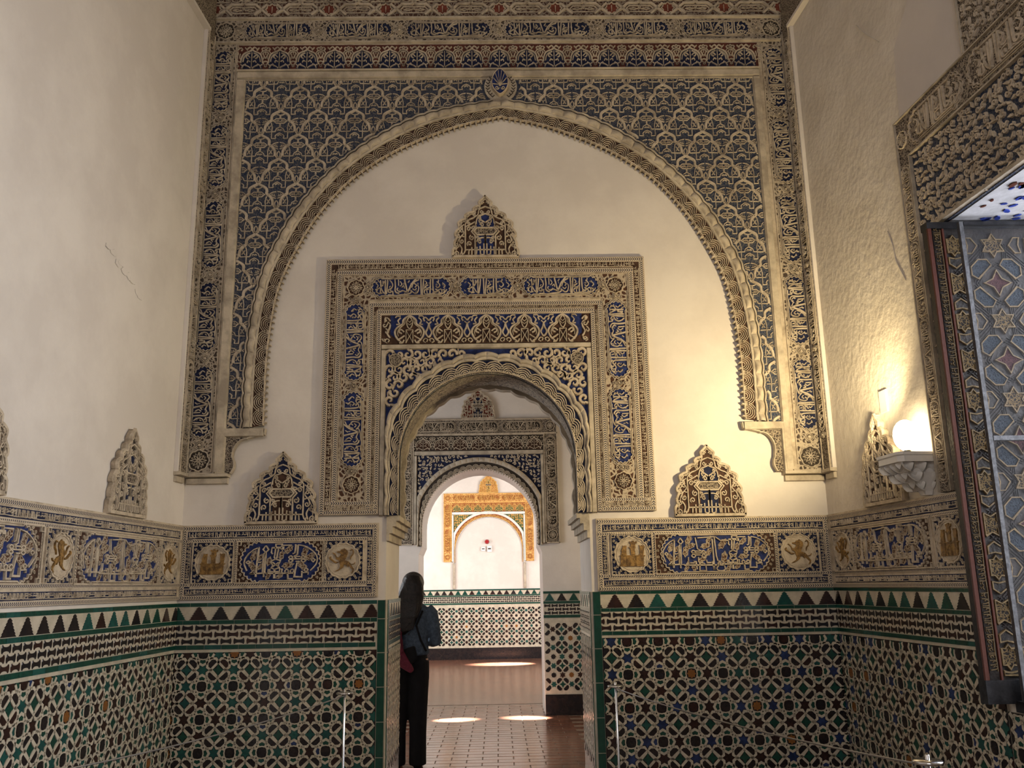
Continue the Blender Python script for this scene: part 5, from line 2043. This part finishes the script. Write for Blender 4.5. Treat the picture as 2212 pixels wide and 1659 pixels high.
mb = MB('wood_red_edge')
mb.box(.082, SZ0 + .03, .096, SZ1 - .03, 0, .010, 'wood_red_edge', .002)
obj('edge_bead', mb, SH.at(0, 0), sh)
for z0, z1 in ((SZ0 - .02, SZ0 + .10), (SZ1 - .035, SZ1 + .008)):
    mb = MB('metal_dark')
    mb.box(-.006, z0, SW, z1, -.05, .016, 'metal_dark', .003)
    obj('iron_band', mb, SH.at(0, 0), sh)
CW = .445
WOODC = {}


def inlay(nm, pts, m, M):
    key = (nm, tuple(round(c, 3) for p in pts[:3] for c in p), m)
    if key not in WOODC:
        mb = MB(m)
        mb.plate(pts, 0, .006, m)
        mb.ribbon(pts, .010, 0, .010, 'gold_line', True)
        WOODC[key] = mb.mesh(nm)
    return obj(nm, WOODC[key], M, sh)


for r in range(-1, 7):
    for c in range(-1, 2):
        ox, oz = .362 + .5 * CW + c * CW, 3.426 - r * CW
        for nm, pts, kd, (cx, cy) in CELL:
            x, z = ox + cx * CW - CW, oz - cy * CW
            q_ = clip([(x + a * CW * .86, z + b * CW * .86) for a, b in pts], .105, SZ0 + .12, SW - .01, SZ1 - .05)
            if len(q_) < 3 or max(p[0] for p in q_) - min(p[0] for p in q_) < .02 or max(p[1] for p in q_) - min(p[1] for p in q_) < .02:
                continue
            m = {'hx': 'wood_blue', 's4': 'wood_red', 's6': 'dark_gold_carved', 's6b': 'dark_gold_carved', 's8': 'dark_gold_carved', 'ch': 'wood'}[kd]
            inlay({'hx': 'petal_inlay', 's4': 'red_star_inlay', 'ch': 'chevron_inlay'}.get(kd, 'star_inlay'), [(a - x, b - z) for a, b in q_], m, SH.at(x, z, 0))
# strap lines of the joinery
mb = MB('wood')
for r in range(-1, 7):
    for c in range(-1, 2):
        ox, oz = .362 - .5 * CW + c * CW, 3.426 - r * CW
        for sx in (1, -1):
            for sy in (1, -1):
                for o in (-.022, 0, .022):
                    for a, b in (((.0, .40), (.40, .0)), ((.36, .0), (.36, .30)), ((.0, .36), (.30, .36)), ((.30, .36), (.5, .24)), ((.36, .30), (.24, .5))):
                        p = (ox + sx * (a[0] + o) * CW, oz + sy * (a[1] + o) * CW)
                        t_ = (ox + sx * (b[0] + o) * CW, oz + sy * (b[1] + o) * CW)
                        if all(.105 < k[0] < SW - .01 and SZ0 + .12 < k[1] < SZ1 - .05 for k in (p, t_)):
                            mb.ribbon([p, t_], .006, 0, .004, 'wood')
obj('strap_lines', mb, SH.at(0, 0), sh, kind='stuff')
# glazed screen standing in front of the shutter
GS = Frame(2.600, 4.575, 0)
gs = thing('glazed_screen', GS.at(0, 1.0), 'clear protective pane in a grey metal frame in front of the shutter', 'glass screen')
mb = MB('glass_pane')
mb.box(.02, 1.0, .70, 3.53, -.003, .003, 'glass_pane')
obj('pane', mb, GS.at(0, 0), gs)
for nm, a, b, c, d in (('stile', 0, .992, .026, 3.545), ('top_rail', .026, 3.52, .72, 3.545), ('bottom_rail', .026, .992, .72, 1.02), ('middle_rail', .026, 2.302, .72, 2.330)):
    mb = MB('metal_grey' if nm != 'top_rail' else 'metal_dark')
    mb.box(a, b, c, d, -.012, .012, mb.mats[0], .002)
    obj(nm, mb, GS.at(0, 0), gs)
mb = MB('metal_grey')
mb.box(.03, 1.02, .70, 1.13, -.010, .004, 'metal_grey', .002)
obj('kick_plate', mb, GS.at(0, 0), gs)
mb = MB('metal_dark')
mb.box(WT0 + .02, WZ0 - .05, WT1, WZ0 + .004, -.1, .01, 'metal_dark')
si = obj('window_sill', mb, RIGHT.at(0, 0), None, 'dark metal sill below the open window shutter', 'sill')
# plain plate on the right wall
mb = MB('plaster')
mb.box(-.048, -.075, .048, .075, 0, .012, 'plaster', .004)
obj('wall_plate', mb, RIGHT.at(1.006, 2.73), None, 'blank painted plate on the right wall above the gable plaque', 'wall plate')

# ------------------------------------------------------------------ lamp bracket and lamp on the right wall
SC = RIGHT
br = thing('lamp_bracket', SC.at(1.40, 2.09), 'white honeycomb-vaulted plaster bracket on the right wall', 'bracket')


tc, BW, BD = 1.415, .145, .250


def tray(k, z):
    """rectangular plan with cut corners, shrinking towards the wall by k"""
    w, d, c = BW * k, BD * k, .03 * k
    return [(tc - w, -.001, z), (tc - w, -d + c, z), (tc - w + c, -d, z), (tc + w - c, -d, z), (tc + w, -d + c, z), (tc + w, -.001, z)]


mb = MB('porcelain')
lev = [(1.0, 2.318), (1.0, 2.302), (.965, 2.296), (.965, 2.262)]
for (k0, z0), (k1, z1) in zip(lev, lev[1:]):
    a, b = tray(k0, z0), tray(k1, z1)
    mb.solid(a + b, [(6 + i, 7 + i, i + 1, i) for i in range(5)], 'porcelain')
mb.solid(tray(1.0, 2.318), [(0, 1, 2, 3, 4, 5)], 'porcelain')
mb.solid(tray(.965, 2.262), [(5, 4, 3, 2, 1, 0)], 'porcelain')
obj('shelf', mb, SC.at(0, 0), br)


def niche(cx, cy, nx, ny, z0, h, w, back):
    """one hanging niche: an arched hollow between two cheeks, curving back to its foot"""
    mb = MB('porcelain')
    n, vs, fs = 10, [], []
    for j in range(6):
        t = j / 5
        for i in range(n + 1):
            e = 2 * i / n - 1
            u = e * w / 2 * (1 - .12 * t)
            dp = (.42 * w * (1 - e * e) + back * t * t) * (1 if abs(e) < .99 else 0) + back * t * t * (1 if abs(e) >= .99 else 0)
            z = z0 + h * (1 - t) + (h * .30 * (1 - e * e) if j == 0 else 0)
            vs.append((cx - nx * dp - ny * u, cy - ny * dp + nx * u, z))
    for j in range(5):
        for i in range(n):
            k = j * (n + 1) + i
            fs.append((k, k + 1, k + n + 2, k + n + 1))
    mb.solid(vs, fs, 'porcelain')
    return mb


for k, z0, h, nf, nside in ((.94, 2.205, .050, 4, 3), (.76, 2.150, .050, 3, 2), (.52, 2.100, .048, 2, 2)):
    w, d = BW * k, BD * k
    for i in range(nf):
        ww = 2 * w / nf
        obj('hanging_niche', niche(tc - w + ww * (i + .5), -d, 0, -1, z0, h, ww * .98, .05), SC.at(0, 0), br)
    for sx in (-1, 1):
        for i in range(nside):
            ww = d / nside
            obj('hanging_niche', niche(tc + sx * w, -ww * (i + .5), sx, 0, z0, h, ww * .98, .045), SC.at(0, 0), br)
mb = MB('porcelain')
prev = None
for k, z in ((.66, 2.262), (.60, 2.205), (.42, 2.150), (.24, 2.100), (.18, 2.076)):
    ring = tray(k, z)
    if prev:
        mb.solid(prev + ring, [(i, i + 1, 7 + i, 6 + i) for i in range(5)], 'porcelain')
    prev = ring
mb.solid(prev, [tuple(range(5, -1, -1))], 'porcelain')
obj('core', mb, SC.at(0, 0), br)
lp = thing('globe_lamp', SC.at(tc, 2.32), 'glowing warm globe lamp standing on the white bracket', 'lamp')


def lathe(mb, prof, m, cx=0, cy=0, cz=0, n=24):
    vs, fs = [], []
    for r, z in prof:
        for i in range(n):
            a = 2 * PI * i / n
            vs.append((cx + r * math.cos(a), cy + r * math.sin(a), cz + z))
    for j in range(len(prof) - 1):
        for i in range(n):
            fs.append((j * n + i, j * n + (i + 1) % n, (j + 1) * n + (i + 1) % n, (j + 1) * n + i))
    mb.solid(vs, fs, m)


mb = MB('lamp_glass')
lathe(mb, [(.001, .025)] + [(.072 * math.sin(PI * i / 10), .12 - .095 * math.cos(PI * i / 10)) for i in range(1, 10)] + [(.001, .215)], 'lamp_glass')
obj('globe', mb.mesh('globe', True), SC.at(tc - .02, 2.3195, .10), lp)
mb = MB('metal_dark')
lathe(mb, [(.05, .001), (.05, .012), (.02, .02), (.02, .03)], 'metal_dark')
obj('socket', mb, SC.at(tc - .02, 2.3195, .10), lp)

# ------------------------------------------------------------------ rope barrier
def stanchion(x, y, label, top=.955):
    M = Matrix.Translation((x, y, 0))
    t = thing('stanchion', M, label, 'stanchion', 'slim metal barrier posts')
    mb = MB('chrome')
    lathe(mb, [(.0085, .012), (.0085, top - .002), (.006, top), (.0005, top)], 'chrome', n=14)
    obj('post', mb.mesh('post', True), M, t)
    mb = MB('chrome')
    lathe(mb, [(.009, top - .034), (.052, top - .032), (.056, top - .026), (.052, top - .020), (.009, top - .018)], 'chrome', n=28)
    obj('top_disc', mb.mesh('top_disc', True), M, t)
    mb = MB('metal_dark')
    lathe(mb, [(.0005, .014), (.10, .012), (.125, .006), (.125, .0), (.0005, .0)], 'metal_dark', n=28)
    obj('foot', mb.mesh('foot', True), M, t)
    return t


S1, S2, S3, S4 = (-1.012, 6.04), (.770, 6.15), (1.596, 3.50), (-1.86, 3.55)
stanchion(*S1, 'barrier post left of the doorway in front of the star tiles')
stanchion(*S2, 'barrier post right of the doorway in front of the star tiles')
stanchion(*S3, 'near barrier post at the bottom right with a bright round top')
stanchion(*S4, 'barrier post outside the lower left of the picture holding the rope')


def rope(a, b, label, z0=.9145, z1=.9145, sag=.035):
    mb = MB('cable')
    n, k, r = 30, 6, .0042
    vs, fs = [], []
    d = Vector((b[0] - a[0], b[1] - a[1], 0)).normalized()
    e0, e1 = Vector((a[0], a[1], z0)) + d * .012, Vector((b[0], b[1], z1)) - d * .012
    nx = Vector((-d.y, d.x, 0))
    for i in range(n + 1):
        t = i / n
        p = e0.lerp(e1, t)
        p.z -= sag * 4 * t * (1 - t)
        for j in range(k):
            c = 2 * PI * j / k
            q = p + nx * r * math.cos(c) + Vector((0, 0, r * math.sin(c)))
            vs.append(tuple(q))
    for i in range(n):
        for j in range(k):
            fs.append((i * k + j, i * k + (j + 1) % k, (i + 1) * k + (j + 1) % k, (i + 1) * k + j))
    mb.solid(vs, fs, 'cable')
    o = obj('barrier_rope', mb.mesh('barrier_rope', True), Matrix(), None, label, 'rope', 'barrier ropes')
    return o


rope(S4, S1, 'thin pale barrier rope slanting across the left tiles')
rope(S2, S3, 'thin dark barrier rope falling to the near right post')


# ------------------------------------------------------------------ people
def tube(mb, pts, m, n=14, flat=1.0):
    """lofted limb: pts = (x, y, z, rx[, ry]); rings are perpendicular to the path, ends closed"""
    k = len(pts)
    vs, fs = [], []
    V = [Vector(p[:3]) for p in pts]
    for i in range(k):
        d = (V[min(i + 1, k - 1)] - V[max(i - 1, 0)]).normalized()
        a = Vector((1, 0, 0)) if abs(d.x) < .8 else Vector((0, 1, 0))
        s = d.cross(a).cross(d).normalized()
        t = d.cross(s).normalized()
        rx = pts[i][3]
        ry = pts[i][4] if len(pts[i]) > 4 else rx * flat
        for j in range(n):
            c = 2 * PI * j / n
            vs.append(tuple(V[i] + s * rx * math.cos(c) + t * ry * math.sin(c)))
    for i in range(k - 1):
        for j in range(n):
            fs.append((i * n + j, i * n + (j + 1) % n, (i + 1) * n + (j + 1) % n, (i + 1) * n + j))
    fs.append(tuple(range(n - 1, -1, -1)))
    fs.append(tuple((k - 1) * n + j for j in range(n)))
    mb.solid(vs, fs, m)


def ball(mb, c, rx, ry, rz, m, n=14):
    tube(mb, [(c[0], c[1], c[2] - rz * math.cos(PI * i / 10), max(rx * math.sin(PI * i / 10), .001), max(ry * math.sin(PI * i / 10), .001)) for i in range(11)], m, n)


def fuse(o, vox, smooth=6):
    r = o.modifiers.new('fuse', 'REMESH')
    r.mode = 'VOXEL'
    r.voxel_size = vox
    r.use_smooth_shade = True
    s = o.modifiers.new('smooth', 'SMOOTH')
    s.iterations = smooth
    s.factor = .5
    return o


def hand(mb, w, sx, m):
    """palm and five bent fingers, pointing +y from the wrist w"""
    x, y, z = w
    tube(mb, [(x, y - .01, z, .026, .020), (x, y + .035, z + .005, .036, .016), (x, y + .08, z + .010, .040, .014)], m)
    for i, (dx, l) in enumerate(((-.030, .068), (-.010, .080), (.010, .075), (.029, .058))):
        tube(mb, [(x + dx, y + .07, z + .010, .0095), (x + dx * 1.1, y + .08 + l * .5, z + .020, .0088), (x + dx * 1.1, y + .08 + l * .8, z + .040, .008), (x + dx, y + .08 + l * .85, z + .062, .0065)], m, 8)
    tube(mb, [(x - sx * .030, y + .02, z + .006, .013), (x - sx * .052, y + .055, z + .022, .010), (x - sx * .046, y + .085, z + .040, .008)], m, 8)


def figure(px, py, s, label, hair_m, top_m, leg_m, long_hair=True):
    """standing figure seen from behind (faces +y); built 1.73 m tall and scaled by s"""
    M = Matrix.Translation((px, py, 0)) @ Matrix.Diagonal((s, s, s, 1))
    t = thing('person', M, label, 'person')
    b = MB('skin')
    tube(b, [(-.01, .0, .92, .150, .105), (-.01, .0, 1.02, .140, .100), (0, -.005, 1.14, .128, .092), (0, -.01, 1.28, .160, .105), (0, -.01, 1.38, .165, .095), (0, .0, 1.43, .09, .07), (0, .005, 1.47, .052, .052), (0, .012, 1.54, .048, .050)], 'skin')
    ball(b, (0, .03, 1.615), .076, .096, .115, 'skin')
    tube(b, [(0, .10, 1.645, .008), (0, .128, 1.60, .014), (0, .115, 1.590, .012)], 'skin', 8)      # nose
    tube(b, [(-.022, .108, 1.560, .006), (0, .118, 1.560, .009), (.022, .108, 1.560, .006)], 'skin', 8)
    for sx in (-1, 1):
        ball(b, (sx * .077, .02, 1.605), .010, .020, .032, 'skin', 8)
        ball(b, (sx * .030, .112, 1.625), .012, .008, .008, 'skin', 8)
        tube(b, [(sx * .15, -.01, 1.39, .052), (sx * .19, -.015, 1.34, .048), (sx * .213, -.015, 1.22, .042), (sx * .225, .0, 1.10, .037), (sx * .19, .11, 1.09, .034), (sx * .12, .22, 1.13, .024)], 'skin')
        hand(b, (sx * .105, .235, 1.135), sx, 'skin')
        lx = -.095 if sx < 0 else .075
        tube(b, [(lx, .0, .95, .088), (lx, .0, .80, .082), (lx - .006, .01, .50, .052), (lx - .008, -.015, .34, .052), (lx - .010, .0, .09, .034), (lx - .010, .015, .05, .036)], 'skin')
        tube(b, [(lx - .010, -.035, .035, .032, .028), (lx - .012, .06, .035, .038, .026), (lx - .016, .15, .026, .036, .018), (lx - .016, .185, .022, .022, .014)], 'skin')
    fuse(obj('body', b, M, t), .011, 5)
    j = MB(top_m)
    tube(j, [(-.005, -.002, .985, .172, .125), (-.005, -.003, 1.00, .176, .128), (0, -.006, 1.12, .155, .115), (0, -.012, 1.28, .182, .125), (0, -.012, 1.38, .190, .112), (0, -.002, 1.435, .12, .088), (0, .004, 1.462, .070, .068)], top_m)
    for sx in (-1, 1):
        tube(j, [(sx * .14, -.012, 1.385, .070), (sx * .185, -.015, 1.345, .068), (sx * .214, -.015, 1.22, .058), (sx * .232, .0, 1.095, .052), (sx * .195, .11, 1.085, .047), (sx * .135, .20, 1.12, .038)], top_m)
    fuse(obj('jacket', j, M, t), .012, 4)
    tr = MB(leg_m)
    tube(tr, [(-.01, .0, 1.03, .158, .118), (-.012, .0, .93, .168, .125), (-.012, .0, .86, .165, .120)], leg_m)
    for lx, fx in ((-.098, -.118), (.080, .068)):
        tube(tr, [(lx, .0, .93, .088, .11), (lx, .0, .80, .090, .108), (lx - .006, .0, .55, .082, .090), (fx, .0, .30, .078, .085), (fx, .0, .10, .078, .090), (fx, .005, .035, .080, .095)], leg_m)
    fuse(obj('trousers', tr, M, t), .012, 4)
    for fx in (-.118, .068):
        sm = MB('black_cloth')
        tube(sm, [(fx, -.055, .030, .030, .028), (fx, -.04, .034, .040, .032), (fx - .002, .06, .036, .044, .034), (fx - .004, .15, .028, .044, .026), (fx - .004, .205, .024, .024, .018)], 'black_cloth')
        fuse(obj('shoe', sm, M, t), .008, 3)
    h = MB(hair_m)
    ball(h, (.012, .012, 1.632), .106, .114, .104, hair_m)
    if long_hair:
        tube(h, [(.012, -.035, 1.69, .072, .055), (.012, -.060, 1.62, .104, .062), (.005, -.075, 1.52, .122, .062), (-.020, -.100, 1.44, .132, .060), (-.055, -.128, 1.36, .138, .048), (-.070, -.135, 1.28, .122, .036), (-.080, -.130, 1.21, .08, .026), (-.085, -.128, 1.17, .04, .014)], hair_m, 20)
        for i in range(16):
            x = -.16 + i * .019
            x *= .82
            tube(h, [(x * .55, -.105, 1.58, .010), (x * .8 - .02, -.150, 1.45, .011), (x - .05, -.176, 1.34, .011), (x - .065, -.170, 1.24, .008), (x - .070, -.163, 1.165 + .02 * math.sin(i * 1.9), .003)], hair_m, 6)
    else:
        tube(h, [(0, -.03, 1.68, .075, .055), (0, -.05, 1.60, .092, .06), (0, -.045, 1.53, .07, .045)], hair_m)
    fuse(obj('hair', h, M, t), .009, 3)
    return t, M


w1, MW = figure(-.822, 8.5, 1.0, 'woman with long dark hair in a denim jacket and black trousers, standing in the doorway', 'hair', 'denim', 'black_cloth')
bg = MB('black_cloth')
tube(bg, [(.115, -.115, 1.38, .010, .005), (.06, -.140, 1.25, .010, .005), (.10, -.135, 1.12, .010, .005), (.15, -.11, 1.02, .010, .005)], 'black_cloth', 8)
obj('bag_strap', bg, MW, w1)
mg = MB('maroon')
tube(mg, [(-.12, -.13, 1.30, .05, .04), (-.15, -.165, 1.22, .075, .05), (-.14, -.175, 1.10, .085, .05), (-.115, -.17, 1.00, .075, .045), (-.05, -.165, .93, .055, .040), (.015, -.16, .865, .032, .030), (.03, -.16, .845, .02, .02)], 'maroon', 18)
tube(mg, [(-.18, -.12, 1.24, .05, .05), (-.20, -.13, 1.12, .06, .055), (-.19, -.14, .98, .055, .045), (-.15, -.15, .90, .03, .03)], 'maroon', 14)
tube(mg, [(-.08, -.185, 1.20, .022, .02), (-.11, -.215, 1.11, .025, .02), (-.06, -.205, 1.02, .020, .02)], 'maroon', 10)
mgo = obj('folded_pullover', mg, MW @ Matrix.Diagonal((1 / MW.to_scale()[0],) * 3 + (1,)), None, 'maroon pullover hanging at the hip of the dark haired woman', 'pullover')
fuse(mgo, .010, 4)
bn = MB('black_cloth')
bn.solid([(-.13, -.17, 1.02), (.05, -.19, 1.075), (.075, -.18, .96), (-.03, -.165, .86), (-.13, -.13, 1.02), (.05, -.13, 1.075), (.075, -.13, .96), (-.03, -.13, .86)],
         [(3, 2, 1, 0), (4, 5, 6, 7), (0, 1, 5, 4), (1, 2, 6, 5), (2, 3, 7, 6), (3, 0, 4, 7)], 'black_cloth')
o = obj('shoulder_bag', bn, MW, None, 'black cloth bag hanging behind the dark haired woman', 'bag')
bv = o.modifiers.new('round', 'BEVEL')
bv.width, bv.segments = .02, 3
w2, M2 = figure(-1.225, 9.75, .965, 'person with short grey hair and striped top, half hidden behind the left jamb', 'hair_grey', 'stripe_cloth', 'black_cloth', False)
